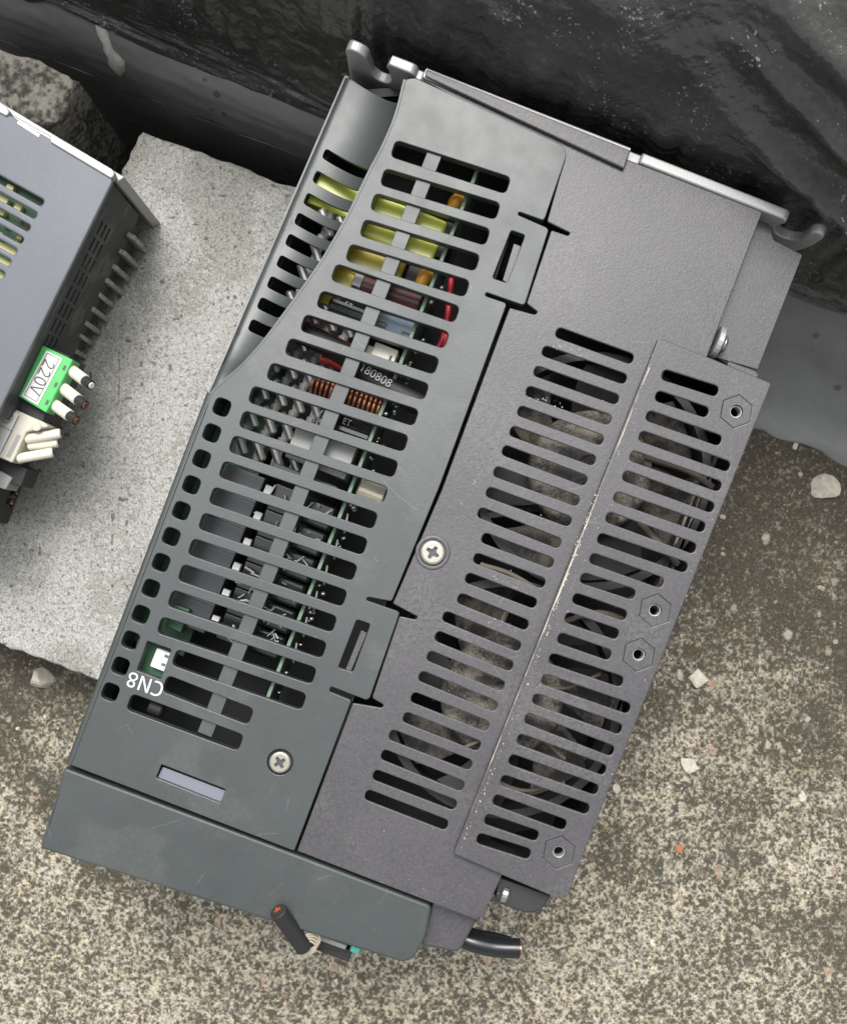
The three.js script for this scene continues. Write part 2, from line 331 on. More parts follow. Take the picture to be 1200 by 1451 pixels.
// along: down the length of the wall; P: distance from the camera's foot towards the wall
const wp = (al, P, y) => new THREE.Vector3(al * ct + P * st, y, al * st - P * ct);
const wp2 = (px, py) => { const dx = px - NX, dy = py - NY; return { al: dx * ct + dy * st, pe: dx * st - dy * ct }; };
function wallGrid(als, rows, f) {                            // f(al, k) -> Vector3
  const pos = [], uv = [], idx = [], n = rows;
  als.forEach((al) => { let L = 0, last = null; for (let k = 0; k < n; k++) { const q = f(al, k / (n - 1)); if (last) L += q.distanceTo(last); last = q; pos.push(q.x, q.y, q.z); uv.push(al, L); } });
  for (let i = 0; i < als.length - 1; i++) for (let k = 0; k < n - 1; k++) { const a = i * n + k, b = a + 1, c = a + n, d = c + 1; idx.push(a, c, b, b, c, d); }
  const g = new THREE.BufferGeometry(); g.setAttribute('position', new THREE.Float32BufferAttribute(pos, 3)); g.setAttribute('uv', new THREE.Float32BufferAttribute(uv, 2)); g.setIndex(idx); g.computeVertexNormals();
  return g;
}
function profileAt(list, t) {                                // smooth curve through [P, h] points, t 0..1
  const n = list.length - 1, x = t * n, i = Math.min(n - 1, Math.floor(x)), f = x - i, P = (k) => list[clamp(k, 0, n)];
  const cr = (a, b, c, d) => 0.5 * (2 * b + (c - a) * f + (2 * a - 5 * b + 4 * c - d) * f * f + (3 * b - a - 3 * c + d) * f * f * f);
  return [0, 1].map((q) => cr(P(i - 1)[q], P(i)[q], P(i + 1)[q], P(i + 2)[q]));
}
const als = []; for (let a = -2.2; a < -0.6; a += 0.06) als.push(a); for (let a = -0.6; a < 0.6; a += 0.003) als.push(a); for (let a = 0.6; a <= 2.2; a += 0.06) als.push(a);
const covR = [[0.149, -0.002], [0.152, 0.003], [0.168, 0.0075], [0.187, 0.021], [0.2, 0.041], [0.2155, 0.0535], [0.226, 0.058], [0.24, 0.062]];
const covL = [[0.199, -0.2], [0.199, -0.002], [0.2, 0.012], [0.2025, 0.032], [0.207, 0.0455], [0.2165, 0.0535], [0.226, 0.058], [0.24, 0.062]];
function skirt(al, t) {
  const k = sstep(0.02, 0.14, al), a = profileAt(covL, t), b = profileAt(covR, t);
  return [lerp(a[0], b[0], k) + (fbm(al * 30, t * 3, 501, 3) - 0.5) * 0.009 * (1 - t) * (0.25 + k) + (fbm(al * 60, t * 30, 505, 3) - 0.5) * 0.0016, lerp(a[1], b[1], k) + (fbm(al * 45, t * 12, 511, 3) - 0.5) * 0.002];
}
const lowerWall = thing('rendered_wall', 0, 0, 0, 'grey painted wall foot with mortar skirting under the black coating', 'wall');
{
  const g = wallGrid(als, 44, (al, t) => { const [P, h] = skirt(al, t); return wp(al, P, h); });
  const m = new THREE.Mesh(g, M.paint); m.name = 'painted_skirting'; m.castShadow = m.receiveShadow = true; lowerWall.add(m);
  // the wall's own mass behind the paint and the coating
  const c = new THREE.BoxGeometry(4.4, 0.245, 0.9); c.translate(0, 0.1225, -0.72); c.rotateY(-TH * Math.PI / 180);
  part(lowerWall, 'wall_core', c, M.oldBlock);
}
const topProf = [[0.2150, 0.0530], [0.2185, 0.0570], [0.2225, 0.065], [0.2265, 0.09], [0.228, 0.13], [0.231, 0.17], [0.246, 0.212], [0.272, 0.242], [0.33, 0.262], [0.5, 0.275], [0.9, 0.28], [1.2, 0.28]];
{
  const fold = (al, s) => {                                   // thick folds of the coating by the right end
    let d = 0;
    for (const [o, amp, w] of [[0.0, 0.014, 0.010], [0.034, 0.011, 0.008], [0.066, 0.010, 0.011]]) {
      const c = 0.235 + o + 0.55 * Math.pow(Math.max(0, 0.2 - al), 1.15) - 0.15 * Math.max(0, al - 0.2), q = s - c;
      d += amp * Math.exp(-(q * q) / (w * w)) * sstep(0.015, 0.14, al);
    }
    return d;
  };
  const g = wallGrid(als, 240, (al, t0) => {
    const t = t0 < 0.85 ? t0 * 0.66 / 0.85 : 0.66 + (t0 - 0.85) / 0.15 * 0.34, e = 0.002;
    const a = profileAt(topProf, t), a2 = profileAt(topProf, Math.min(1, t + e)), a1 = profileAt(topProf, Math.max(0, t - e));
    let nP = -(a2[1] - a1[1]), nh = a2[0] - a1[0]; const nl = Math.hypot(nP, nh); nP /= nl; nh /= nl;
    const s = t * 0.6, near = sstep(0.0, 0.12, t);
    let d = (fbm(al * 9, s * 9, 521, 3) - 0.5) * 0.012 + (fbm(al * 28, s * 26, 531, 3) - 0.5) * 0.005;
    const wx = (fbm(al * 12, s * 12, 541, 2) - 0.5) * 0.1;
    d += (1 - Math.abs(2 * fbm((al + wx) * 34, (s - wx) * 60, 551, 2) - 1)) * 0.0014;
    d += (fbm(al * 190, s * 22, 561, 2) - 0.5) * 0.005 * sstep(0.14, 0.24, t) * (1 - sstep(0.42, 0.55, t));   // runs down the steep face
    d = d * near + fold(al, s) * near - 0.001;
    if (t < 0.06) d += (fbm(al * 22, 3.3, 571, 4) - 0.45) * 0.0;
    let P = a[0] + nP * d, h = a[1] + nh * d;
    const edge = (1 - sstep(0.0, 0.14, t)) * ((fbm(al * 16, 1.7, 581, 4) - 0.5) * 0.022 + (fbm(al * 90, 1.7, 583, 2) - 0.5) * 0.004);
    P += edge * 0.5 - 0.001; h += edge * 1.1 + 0.0014;
    return wp(al, Math.max(P, 0.2), h);
  });
  const m = new THREE.Mesh(g, M.bitumen); m.name = 'bitumen_coating'; m.castShadow = m.receiveShadow = true;
  m.userData = { label: 'shiny wrinkled black bitumen coating over the top of the wall', category: 'wall coating' };
  scene.add(m);
}
{ // peeled patch showing pale plaster
  const at = (px, py, lift) => { const { al, pe } = wp2(px, py); let best = 1e9, q = null; for (let i = 0; i <= 300; i++) { const t = 0.1 + 0.9 * i / 300; const [P, h] = skirt(al * (CAM - 0.04) / FOC, t); const e = Math.abs(P * FOC / (CAM - h) - pe); if (e < best) { best = e; q = wp(al * (CAM - h) / FOC, P - lift, h + lift * 0.5); } } return q; };
  const ring = [[134, 31], [145, 35], [154, 44], [158, 59], [161, 70], [170, 79], [178, 88], [179, 101], [172, 110], [163, 103], [156, 94], [154, 79], [147, 70], [145, 55], [137, 44]];
  const rows = [0, 0.5, 0.85, 1], pos = [], idx = [], n = ring.length; pos.push(...at(157, 70, 0.0016).toArray());
  rows.slice(1).forEach((k, r) => ring.forEach(([x, y]) => pos.push(...at(157 + (x - 157) * k, 70 + (y - 70) * k, r === 2 ? -0.0004 : 0.0014 + 0.0004 * R(-1, 1)).toArray())));
  for (let i = 0; i < n; i++) { const j = (i + 1) % n; idx.push(0, 1 + i, 1 + j); for (let r = 0; r < 2; r++) { const a = 1 + r * n + i, b = 1 + r * n + j; idx.push(a, a + n, b, b, a + n, b + n); } }
  const g = new THREE.BufferGeometry(); g.setAttribute('position', new THREE.Float32BufferAttribute(pos, 3)); g.setIndex(idx); g.computeVertexNormals();
  part(lowerWall, 'bare_plaster', g, M.plaster, 'pale bare plaster where the grey paint has peeled');
}
function roughBlock(outline, yTop, h, name, label, mat, groupLabel, jit, edge) {
  const pts = [];
  outline.forEach((a, i) => { const b = outline[(i + 1) % outline.length], n = Math.max(2, Math.round(a.distanceTo(b) / 0.006)); for (let k = 0; k < n; k++) { const q = a.clone().lerp(b, k / n); pts.push(new THREE.Vector2(q.x + R(-jit, jit), q.y + R(-jit, jit))); } });
  let g = new THREE.ExtrudeGeometry(new THREE.Shape(pts), { depth: h, bevelEnabled: true, bevelSize: edge, bevelThickness: edge, bevelOffset: -edge, bevelSegments: 3 });
  g.rotateX(-Math.PI / 2); g.translate(0, yTop - h - edge, 0);
  g.deleteAttribute('uv'); g = new TessellateModifier(0.006, 8).modify(g);
  const p = g.attributes.position;
  for (let i = 0; i < p.count; i++) { const x = p.getX(i), y = p.getY(i), z = p.getZ(i); const d = (fbm(x * 140, z * 140, 601, 3) - 0.5) * 0.0016 * (jit / 0.0008) ; p.setY(i, y + (y > yTop - 0.004 ? d : 0)); p.setX(i, x + (fbm(y * 120, z * 120, 611, 3) - 0.5) * 0.0015); p.setZ(i, z + (fbm(y * 120, x * 120, 621, 3) - 0.5) * 0.0015); }
  g = toCreasedNormals(g, 0.8);
  const c = new THREE.Vector3(); outline.forEach((q) => c.add(new THREE.Vector3(q.x, 0, -q.y))); c.divideScalar(outline.length);
  g = boxUV(g); g.translate(-c.x, 0, -c.z);
  const m = new THREE.Mesh(g, mat); m.name = name; m.position.copy(c); m.castShadow = m.receiveShadow = true; m.userData = { label, category: 'concrete block' }; scene.add(m);
  return m;
}
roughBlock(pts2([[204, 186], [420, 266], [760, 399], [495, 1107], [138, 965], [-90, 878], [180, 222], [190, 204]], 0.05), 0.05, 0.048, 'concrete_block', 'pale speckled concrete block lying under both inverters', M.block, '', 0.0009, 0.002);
roughBlock(pts2([[-160, 5], [98, 103], [108, 112], [100, 140], [68, 182], [-190, 84]], 0.10), 0.10, 0.33, 'concrete_block_001', 'dark weathered taller block in the top left corner by the grey wall', M.oldBlock, '', 0.0014, 0.003);

// loose stones on the ground
function stone(name, px, py, r, sy, label, tint, sx = 1) {
  const g0 = mergeVertices(new THREE.IcosahedronGeometry(1, 2).deleteAttribute('uv').deleteAttribute('normal')), p = g0.attributes.position, v = new THREE.Vector3(), s = Math.floor(px + py);
  const cuts = []; for (let k = 0; k < 9; k++) cuts.push([new THREE.Vector3(R(-1, 1), R(-0.2, 1), R(-1, 1)).normalize(), R(0.5, 0.85)]);   // broken faces
  for (let i = 0; i < p.count; i++) { v.fromBufferAttribute(p, i); for (const [n, d] of cuts) { const e = v.dot(n) - d; if (e > 0) v.addScaledVector(n, -e); } v.multiplyScalar(1 + 0.16 * (fbm(v.x * 3 + 7, v.y * 3 + v.z * 4 + s, s, 2) - 0.5)); p.setXYZ(i, v.x * r * sx, v.y * r * sy, v.z * r); }
  const g = boxUV(toCreasedNormals(g0, 0.35)); const c = plan(px, py, 0);
  const m = new THREE.Mesh(g, tint || M.stone); m.name = name; m.position.set(c.x, r * sy * 0.2, c.z); m.castShadow = m.receiveShadow = true; m.rotation.y = s; m.userData = { label, category: 'stone' }; scene.add(m);
}
const lt = std({ map: M.stoneTex, color: lin(0.95, 0.93, 0.88), roughness: 0.9 });
stone('stone_chip', 1168, 693, 0.0098, 0.45, 'pale square stone chip on dark ground by the right edge', M.stone);
stone('stone_chip', 61, 963, 0.0088, 0.9, 'pale stone lump at the foot of the speckled block', lt, 1);
stone('stone_chip', 990, 961, 0.0068, 0.5, 'bright white mortar crumb right of the vented panel', lt, 1.1);
stone('stone_chip', 974, 1086, 0.0058, 0.4, 'white oval crumb on the ground right of the fan box', lt, 1.4);
stone('stone_chip', 961, 1203, 0.0028, 0.5, 'small orange brick crumb on the ground at lower right', std({ color: lin(0.40, 0.16, 0.07), roughness: 0.9 }));
stone('stone_chip', 872, 1118, 0.0032, 0.5, 'tiny white crumb at the right edge of the fan box', lt);
stone('stone_chip', 1126, 632, 0.0024, 0.5, 'tiny white crumb at the edge of the mortar skirting', lt);
{ let n = 1; scene.children.filter((o) => o.name === 'stone_chip').slice(1).forEach((o) => { o.name = 'stone_chip_' + String(n++).padStart(3, '0'); }); }

{ // loose grit scattered over the ground
  const g0 = mergeVertices(new THREE.IcosahedronGeometry(1, 1).deleteAttribute('uv').deleteAttribute('normal')), p = g0.attributes.position; for (let i = 0; i < p.count; i++) { const k = R(0.75, 1.1); p.setXYZ(i, p.getX(i) * k, p.getY(i) * k * 0.7, p.getZ(i) * k); }
  const g = toCreasedNormals(g0, 0.5), N = 1500, im = new THREE.InstancedMesh(g, std({ color: lin(1, 1, 1), roughness: 0.95 }), N), mt = new THREE.Matrix4(), cl = new THREE.Color();
  for (let i = 0; i < N; i++) { const r = 0.0005 + 0.0016 * Math.pow(rnd(), 3.2), x = R(-0.34, 0.36), z = R(-0.2, 0.36), q = rnd(), k = R(0.6, 1.1);
    mt.compose(new THREE.Vector3(x, r * 0.12, z), new THREE.Quaternion().setFromEuler(new THREE.Euler(R(-0.4, 0.4), R(0, 6), R(-0.4, 0.4))), new THREE.Vector3(r, r * R(0.5, 0.9), r * R(0.7, 1.3))); im.setMatrixAt(i, mt);
    const c = q < 0.5 ? [0.34, 0.30, 0.23] : q < 0.7 ? [0.13, 0.115, 0.085] : q < 0.9 ? [0.52, 0.48, 0.39] : q < 0.96 ? [0.2, 0.2, 0.18] : [0.4, 0.26, 0.18]; im.setColorAt(i, cl.setRGB(c[0] * k, c[1] * k, c[2] * k)); }
  im.name = 'loose_grit'; im.castShadow = im.receiveShadow = true; im.userData = { kind: 'stuff', label: 'loose sandy grit scattered over the concrete ground' }; scene.add(im);
}
// ---------------------------------------------------------------- the big inverter
const F = 0.16, B0 = 0.065;                                   // height of its face, of its underside
const inv = thing('motor_inverter', 0, B0, -0.0133, 'large dark grey inverter with vented plastic cover and vented fan panel', 'inverter');
const inPart = (name, g, m, label, kind) => part(inv, name, g, m, label, kind);
// edge of the cover beside the scoop, from the top down
const EDGE = [[575, 112], [562, 163], [543, 208], [527, 238], [511, 271], [495, 304], [476, 338], [457, 370], [427, 413], [403, 446], [372, 487], [341, 521], [315, 543], [298, 560]];
const SQ = []; for (let k = 0; k < 12; k++) SQ.push([314.6 - 14.35 * k, 577 + 36.7 * k]);
const slotL = [[557, 210], [542, 250], [528, 285], [513, 322], [493, 357], [472.6, 385], [452, 423], [429, 456.6], [407, 490], [381, 525], [355, 558], [342, 593], [327.5, 628], [313.5, 664], [299.5, 701], [284.5, 737.5], [269.7, 774], [255.5, 810.5], [241, 847], [226, 885], [247, 931]];
{
  const out = [[588, 110], ...EDGE, [294, 576], [101, 1084], [417, 1206], [498, 992.5], [467, 980], [467.5, 975], [470, 973], [519, 992], [524, 989], [566, 869], [563, 866], [520, 851], [519, 848], [522, 846], [555, 852], [623, 688], [717, 433], [716, 429], [688, 419.5], [687.5, 416], [690, 414.5], [740, 432], [744, 430], [777, 326], [774, 322], [734, 304.5], [734, 301], [737, 300.5], [769, 312], [772, 309], [803, 219], [798, 206]];
  const rr = out.map(() => 0.0012); EDGE.forEach((_, i) => (rr[i + 1] = i ? 0.004 : 0.001)); rr[out.length - 1] = 0.004; rr[out.length - 2] = 0.003;
  const holes = [];
  slotL.forEach((A, k) => { const Bp = [720 - 14.45 * k, 263 + 36.6 * k]; holes.push(slotHole(A, Bp, F, 0.0082, 0.0028)); });
  holes.push(slotHole([233.5, 968], [356, 1016], F, 0.0082, 0.0028), slotHole([183, 994], [341.7, 1053], F, 0.0082, 0.0028));
  // the window over the small white connector
  holes.push(roundPath(new THREE.Path(), pts2([[209, 908], [243, 920], [228, 963], [194, 950]], F), 0.0006));
  SQ.forEach(([x, y]) => { const d = 11.5; holes.push(slotHole([x - d * ct, y - d * st], [x + d * ct, y + d * st], F, 0.0082, 0.0028)); });
  holes.push(roundPath(new THREE.Path(), pts2([[724, 326], [744, 333], [718.5, 401], [697.5, 394]], F), 0.0013));
  holes.push(roundPath(new THREE.Path(), pts2([[505.5, 877.5], [525, 884], [500, 952.5], [479, 946]], F), 0.0013));
  holes.push(roundPath(new THREE.Path(), pts2([[229, 1083], [320, 1118.5], [312, 1138], [221, 1102]], F), 0.0007));
  holes.push(circHole(397, 1080, F, 0.0062));
  // row 22 would run into the lettering: keep the web there
  const cover = inPart('vented_cover', plate(pts2(out, F), holes, F, 0.0058, 0.00035, rr), M.plastic, 'grey plastic cover with long vent slots');
  // recessed plates at the back of the little openings
  part(cover, 'recess_plate', quad([[231, 1087], [320, 1121], [311, 1142], [221, 1107]], F - 0.0028, 0.002, 0.0002), M.insert);
  part(cover, 'lettering', textAt('CN8', 0.0070, 206, 970, F + 0.00004, 180 + 19.5), M.print);
  for (const off of [0]) { const A = p2(619, 208, F), Bq = p2(289, 1042, F); const d = Bq.clone().sub(A).normalize(), n = new THREE.Vector2(-d.y, d.x).multiplyScalar(0.0036);
    part(cover, 'rib', plate([A.clone().add(n), A.clone().sub(n), Bq.clone().sub(n), Bq.clone().add(n)], [], F - 0.0016, 0.003, 0.0003), M.plastic); }
  // rounded long edge at the left, with a crease between it and the face
  const path = [], a = [300.5, 558], b = [101, 1084]; for (let i = 0; i <= 8; i++) path.push(plan(lerp(a[0], b[0], i / 8) - 0.9, lerp(a[1], b[1], i / 8) - 0.4, F));
  const pr = [[0.0002, -0.0003], [-0.0004, -0.00025]]; for (let i = 1; i <= 6; i++) { const q = i / 6 * Math.PI / 2; pr.push([-0.0010 - 0.0019 * Math.sin(q), -0.00035 - 0.004 * (1 - Math.cos(q))]); } pr.push([-0.0029, -0.03], [0.0002, -0.03]);
  part(cover, 'rounded_edge', sweep(path, pr.map(([x, y]) => [-x, y])), M.plastic);
  // the wall that drops from the cover's edge into the scoop
  const e3 = new THREE.CatmullRomCurve3(EDGE.map(([x, y]) => plan(x, y, F))).getPoints(60);
  part(cover, 'step_wall', sweep(e3, [[0.0006, -0.0008], [-0.0012, -0.0008], [-0.0012, -0.016], [0.0006, -0.016]].map(([x, y]) => [-x, y])), M.plastic);
}
{ // the scoop: a hollow strip with curved slats beside the cover
  const uL = (v) => null;
  const left = [[489, 106], [300, 562]], rightOff = 9;
  const toW = (x, y) => p2(x, y, F);
  const A = plan(489, 106, F), Bv = plan(293, 559, F), dir = Bv.clone().sub(A), Ls = dir.length(); dir.normalize();
  const nrm = new THREE.Vector3(-dir.z, 0, dir.x); if (nrm.x < 0) nrm.negate();
  const ed = EDGE.map(([x, y]) => { const q = plan(x, y, F).sub(A); return [q.dot(dir), q.dot(nrm)]; });
  const width = (s) => { for (let i = 0; i < ed.length - 1; i++) if (s <= ed[i + 1][0]) return lerp(ed[i][1], ed[i + 1][1], clamp((s - ed[i][0]) / (ed[i + 1][0] - ed[i][0]))); return 0.002; };
  const at = (s, a) => { const q = A.clone().addScaledVector(dir, s).addScaledVector(nrm, a); return new THREE.Vector2(q.x, -q.z); };
  const oPts = [at(0, 0)]; for (let i = 0; i <= 30; i++) { const s = Ls * 0.985 * i / 30; oPts.push(at(s, width(s) + 0.003)); } oPts.push(at(Ls, 0.002), at(Ls, 0));
  const holes = [];
  const S0 = [[460.5, 214], [447, 246], [434, 277.6], [421, 306], [408, 336], [395.5, 366.4], [382, 396.5], [368, 426.7], [355, 458]];
  S0.forEach((P0, k) => { const q = plan(P0[0], P0[1], F).sub(A), s0 = q.dot(dir), a0 = q.dot(nrm) - 0.001, h = k ? 0.0030 : 0.0026, a1 = Math.max(width(s0 - h), width(s0 + h)) + 0.0016;
    holes.push(roundPath(new THREE.Path(), [at(s0 - h, a0), at(s0 + h, a0), at(s0 + h, a1), at(s0 - h, a1)], [0.0018, 0.0018, 0.0003, 0.0003])); });
  let g = new THREE.ExtrudeGeometry((() => { const s = new THREE.Shape(oPts); s.holes.push(...holes); return s; })(), { depth: 0.0024, bevelEnabled: false, curveSegments: 5 });
  g.rotateX(-Math.PI / 2); g.deleteAttribute('uv');
  g = new TessellateModifier(0.0022, 9).modify(g);
  const p = g.attributes.position, q = new THREE.Vector3();
  const hAt = (sv, a) => { const w = Math.max(0.004, width(sv)), depth = Math.min(0.016, w * 0.6) * sstep(0.002, 0.012, w), t = clamp(a / w), sq = clamp((t - 0.2) / 0.8), e = clamp(a / 0.003);
    return [-0.0008 - depth * Math.sqrt(Math.max(0, 1 - sq * sq)) - 0.0028 * (1 - Math.sqrt(1 - (1 - e) * (1 - e))), depth, t]; };
  const N = g.attributes.normal;
  for (let i = 0; i < p.count; i++) {
    q.fromBufferAttribute(p, i); const r = q.clone().sub(A), sv = r.dot(dir), a = r.dot(nrm), [h, depth, t] = hAt(sv, a), up = N.getY(i);
    const out = 1 + depth / (CAM - F) * (1 - t); p.setX(i, q.x * out); p.setZ(i, q.z * out); p.setY(i, q.y + F - 0.0024 + h);
    if (Math.abs(up) > 0.9) { const e = 0.0004, da = (hAt(sv, a + e)[0] - hAt(sv, a - e)[0]) / (2 * e), ds = (hAt(sv + 0.004, a)[0] - hAt(sv - 0.004, a)[0]) / 0.008; const m = new THREE.Vector3(0, 1, 0).addScaledVector(nrm, -clamp(da, -6, 6)).addScaledVector(dir, -ds).normalize().multiplyScalar(Math.sign(up)); N.setXYZ(i, m.x, m.y, m.z); }
  }
  const sc = inPart('scooped_side', g, M.plastic, 'curved hollow strip with short slats beside the cover');
  const path = [], a = [489, 106], b = [293, 559]; for (let i = 0; i <= 6; i++) { const q0 = plan(lerp(a[0], b[0], i / 6), lerp(a[1], b[1], i / 6), F), w = Math.max(0.004, width(Ls * i / 6)), dp = Math.min(0.016, w * 0.6) * sstep(0.002, 0.012, w); path.push(plan(lerp(a[0], b[0], i / 6), lerp(a[1], b[1], i / 6), F - 0.004 - dp)); }
  part(sc, 'outer_wall', sweep(path, [[0, 0], [0.0022, 0], [0.0022, -0.05], [0, -0.05]].map(([x, y]) => [-x, y])), M.plastic);
}
{ // end cover over the terminals
  const y = F - 0.0006;
  const out = [[92, 1088], [418, 1210.5], [611, 1284], [603, 1330], [585, 1360], [570, 1364], [60, 1203], [58, 1196]];
  const ec = inPart('end_cover', plate(pts2(out, y), [], y, 0.026, 0.0012, [0.0006, 0.0006, 0.002, 0.006, 0.004, 0.004, 0.003, 0.002], 4), M.plastic, 'plain dark terminal cover at the lower end');
}
// metal panel with slots
const PL = [[788, 470], [768.6, 496], [757, 524.6], [745.6, 553], [734, 581], [723, 609.6], [712, 637], [700, 667], [689.5, 696], [677.6, 725], [683, 761], [671.6, 789.5], [660, 817.5], [649, 846.5], [628, 872], [617, 900], [605.7, 928], [594, 956.7], [583, 986.7], [571.7, 1015], [552, 1040], [540.7, 1068], [529, 1096.7], [517.7, 1125]];
const PR = [[896.6, 509.5], [887, 538], [875.7, 567], [865, 596], [854, 624.7], [843, 653.5], [831, 682], [820, 711], [808.6, 740], [794, 771], [783.5, 799], [771.6, 827.5], [759.5, 856], [748, 887], [737, 917], [726, 945], [714, 973], [704, 1002], [692, 1030], [680, 1058], [668, 1085], [657, 1115], [646, 1141.7], [634, 1170]];
const BL = [[938, 530], [929, 560], [916, 588], [905.7, 616.7], [893, 645], [882.7, 673], [870, 703], [859, 731.7], [847, 761.7], [836, 790], [823, 818], [812, 846.7], [801, 874], [790.5, 903], [778.5, 932], [768, 961.5], [755, 989], [744, 1016.6], [733, 1046], [721.6, 1075], [710, 1104.5], [699, 1132], [687, 1159.6], [676, 1187]];
const BR = [[1016.7, 555], [1002.7, 585], [1021, 625], [1033, 661.7], [1021, 690], [1010.7, 720], [998, 748], [985, 778], [973, 805], [939, 826.7], [899, 843], [887, 873], [875.6, 899.5], [865, 929], [882, 966.7], [892, 1004.6], [880, 1034], [868.7, 1065], [857.7, 1092], [846.7, 1120], [834, 1147.5], [801.5, 1170], [762, 1185.4], [751, 1211]];
const NUTS = [[1043, 583], [928, 865], [905, 928], [792, 1208]];
let panel, fanBox;
{
  const y = F - 0.0014;
  const out = [[596, 112], [888, 226], [1081, 297], [1001, 507], [952, 500], [668, 1196], [712, 1239], [684, 1299], [673, 1303], [613, 1280], [421, 1206], [500, 996], [541, 1003], [544, 999], [527, 989], [566, 873], [589, 878], [592, 874], [556, 855], [559, 850], [626, 694], [722, 436], [758, 446], [762, 442], [746, 430], [781, 326], [805, 334], [808, 330], [775, 314], [800, 224]];
  const holes = PL.map((A, i) => slotHole(A, PR[i], y, 0.0050, 0.0029));
  const rr = out.map(() => 0.001); rr[2] = 0.002;
  panel = inPart('metal_panel', plate(pts2(out, y), holes, y, 0.0016, 0.0005, rr, 3), M.coat, 'grey powder coated steel panel with rounded slots');
  // folded strips beside the two catches
  for (const [a, b] of [[[779, 330], [748, 430]], [[567, 876], [530, 989]]]) {
    const P0 = plan(a[0] + 6, a[1] + 2, F - 0.0030), P1 = plan(b[0] + 6, b[1] + 2, F - 0.0030);
    part(panel, 'folded_strip', rod(P0, P1, 0.0016, 16, 0.0003), M.zinc);
    const Q0 = plan(a[0] - 50, a[1] + 18, F - 0.004);
  }
  for (const [q, h] of [[[[722, 345], [738, 349], [720, 402], [706, 397]], 0.0028], [[[506, 893], [520, 897], [497, 952], [484, 948]], 0.0028]]) part(panel, 'catch_tongue', quad([[q[0][0] + 6, q[0][1]], q[1], q[2], [q[3][0] + 6, q[3][1]]], F - h, 0.001, 0.0002, 0.0004), M.coat);
}
{
  const y = F + 0.0026;
  const out = [[933, 478], [1008, 508], [1093, 543], [820, 1226], [806, 1268], [794, 1275], [711, 1240], [642, 1210]];
  const holes = BL.map((A, i) => slotHole(A, BR[i], y, 0.0050, 0.0029));
  NUTS.forEach(([a, b]) => { const c = p2(a, b, y); holes.push(new THREE.Path(circlePts(c.x, c.y, 0.00778, 6, 0.35))); });
  fanBox = inPart('fan_box', plate(pts2(out, y), holes, y, 0.0016, 0.0006, [0.002, 0.001, 0.0015, 0.003, 0.004, 0.003, 0.001, 0.002], 3), M.coat, 'raised slotted fan box lid with pressed nuts');
  // its sides, folded down
  const ins = (list, k) => { const c = [870, 880]; return list.map(([a, b]) => [a + (c[0] - a) * k, b + (c[1] - b) * k]); };
  const wall = roundPath(new THREE.Shape(), pts2(ins(out, 0.001), y), 0.0015);
  const hole = roundPath(new THREE.Path(), pts2(ins(out, 0.016), y), 0.0012);
  part(fanBox, 'folded_side', plate(wall, [hole], y - 0.0011, 0.05, 0), M.coat);
  NUTS.forEach(([a, b]) => {
    const c = p2(a, b, y), hex = new THREE.Shape(circlePts(c.x, c.y, 0.00775, 6, 0.35));
    hex.holes.push(new THREE.Path(circlePts(c.x, c.y, 0.0031, 20)));
    const g = new THREE.ExtrudeGeometry(hex, { depth: 0.002, bevelEnabled: true, bevelSize: 0.00012, bevelThickness: 0.0001, bevelSegments: 2, bevelOffset: -0.00012 }); g.rotateX(-Math.PI / 2); g.translate(0, y - 0.0021, 0);
    const nut = part(fanBox, 'pressed_nut', g, M.coat);
    const h = p2(a, b, y); const rings = []; for (let i = 0; i < 5; i++) { const t = new THREE.TorusGeometry(0.0027, 0.00045, 6, 20); t.rotateX(Math.PI / 2); t.translate(h.x, y - 0.0016 - i * 0.0009, -h.y); rings.push(t); }
    const tb = new THREE.CylinderGeometry(0.00285, 0.00285, 0.008, 20, 1, true); tb.translate(h.x, y - 0.0052, -h.y); rings.push(tb);
    part(nut, 'thread', rings, M.zinc);
  });
}
{ // lower flange at the right, feet and lugs at the lower end
  inPart('side_flange', quad([[1062, 300], [1086, 306], [1096, 340], [1137, 361], [1073, 524], [990, 500]], F - 0.0115, 0.0016, 0.0004, 0.001), M.coat);
  inPart('foot', plate(pts2([[612, 1276], [678, 1300], [650, 1351], [594, 1340]], F - 0.011), [], F - 0.011, 0.03, 0.0016, 0.003, 3), M.coat, 'dark foot block under the panel edge');
  inPart('lug', plate(pts2([[706, 1243], [782, 1270], [766, 1291], [746, 1295], [701, 1278]], F - 0.007), [], F - 0.007, 0.02, 0.001, 0.002, 3), M.plasticDark, 'dark lug beneath the fan box corner');
  inPart('bolt', rod(plan(708, 1264, F - 0.0075), plan(720, 1268, F - 0.0075), 0.0044, 18, 0.001), M.bright, 'bright bolt beside the lug');
  // washer headed screw seen edge on at the right
  const sx = plan(1012, 484, F - 0.006), sy = plan(1020, 487, F - 0.006), sz = plan(1028, 490, F - 0.006);
  const s = inPart('side_screw', rod(sx, sy, 0.0078, 24, 0.0004), M.zinc); part(s, 'screw_head', rod(sy, sz, 0.0045, 20, 0.0012), M.bright);
  // torn bright edge of the fan box corner
  inPart('torn_tab', quad([[1030, 518], [1032, 512], [1068, 525], [1074, 530], [1072, 536]], F + 0.0008, 0.0012, 0.0003, 0.0005), M.coat);
}
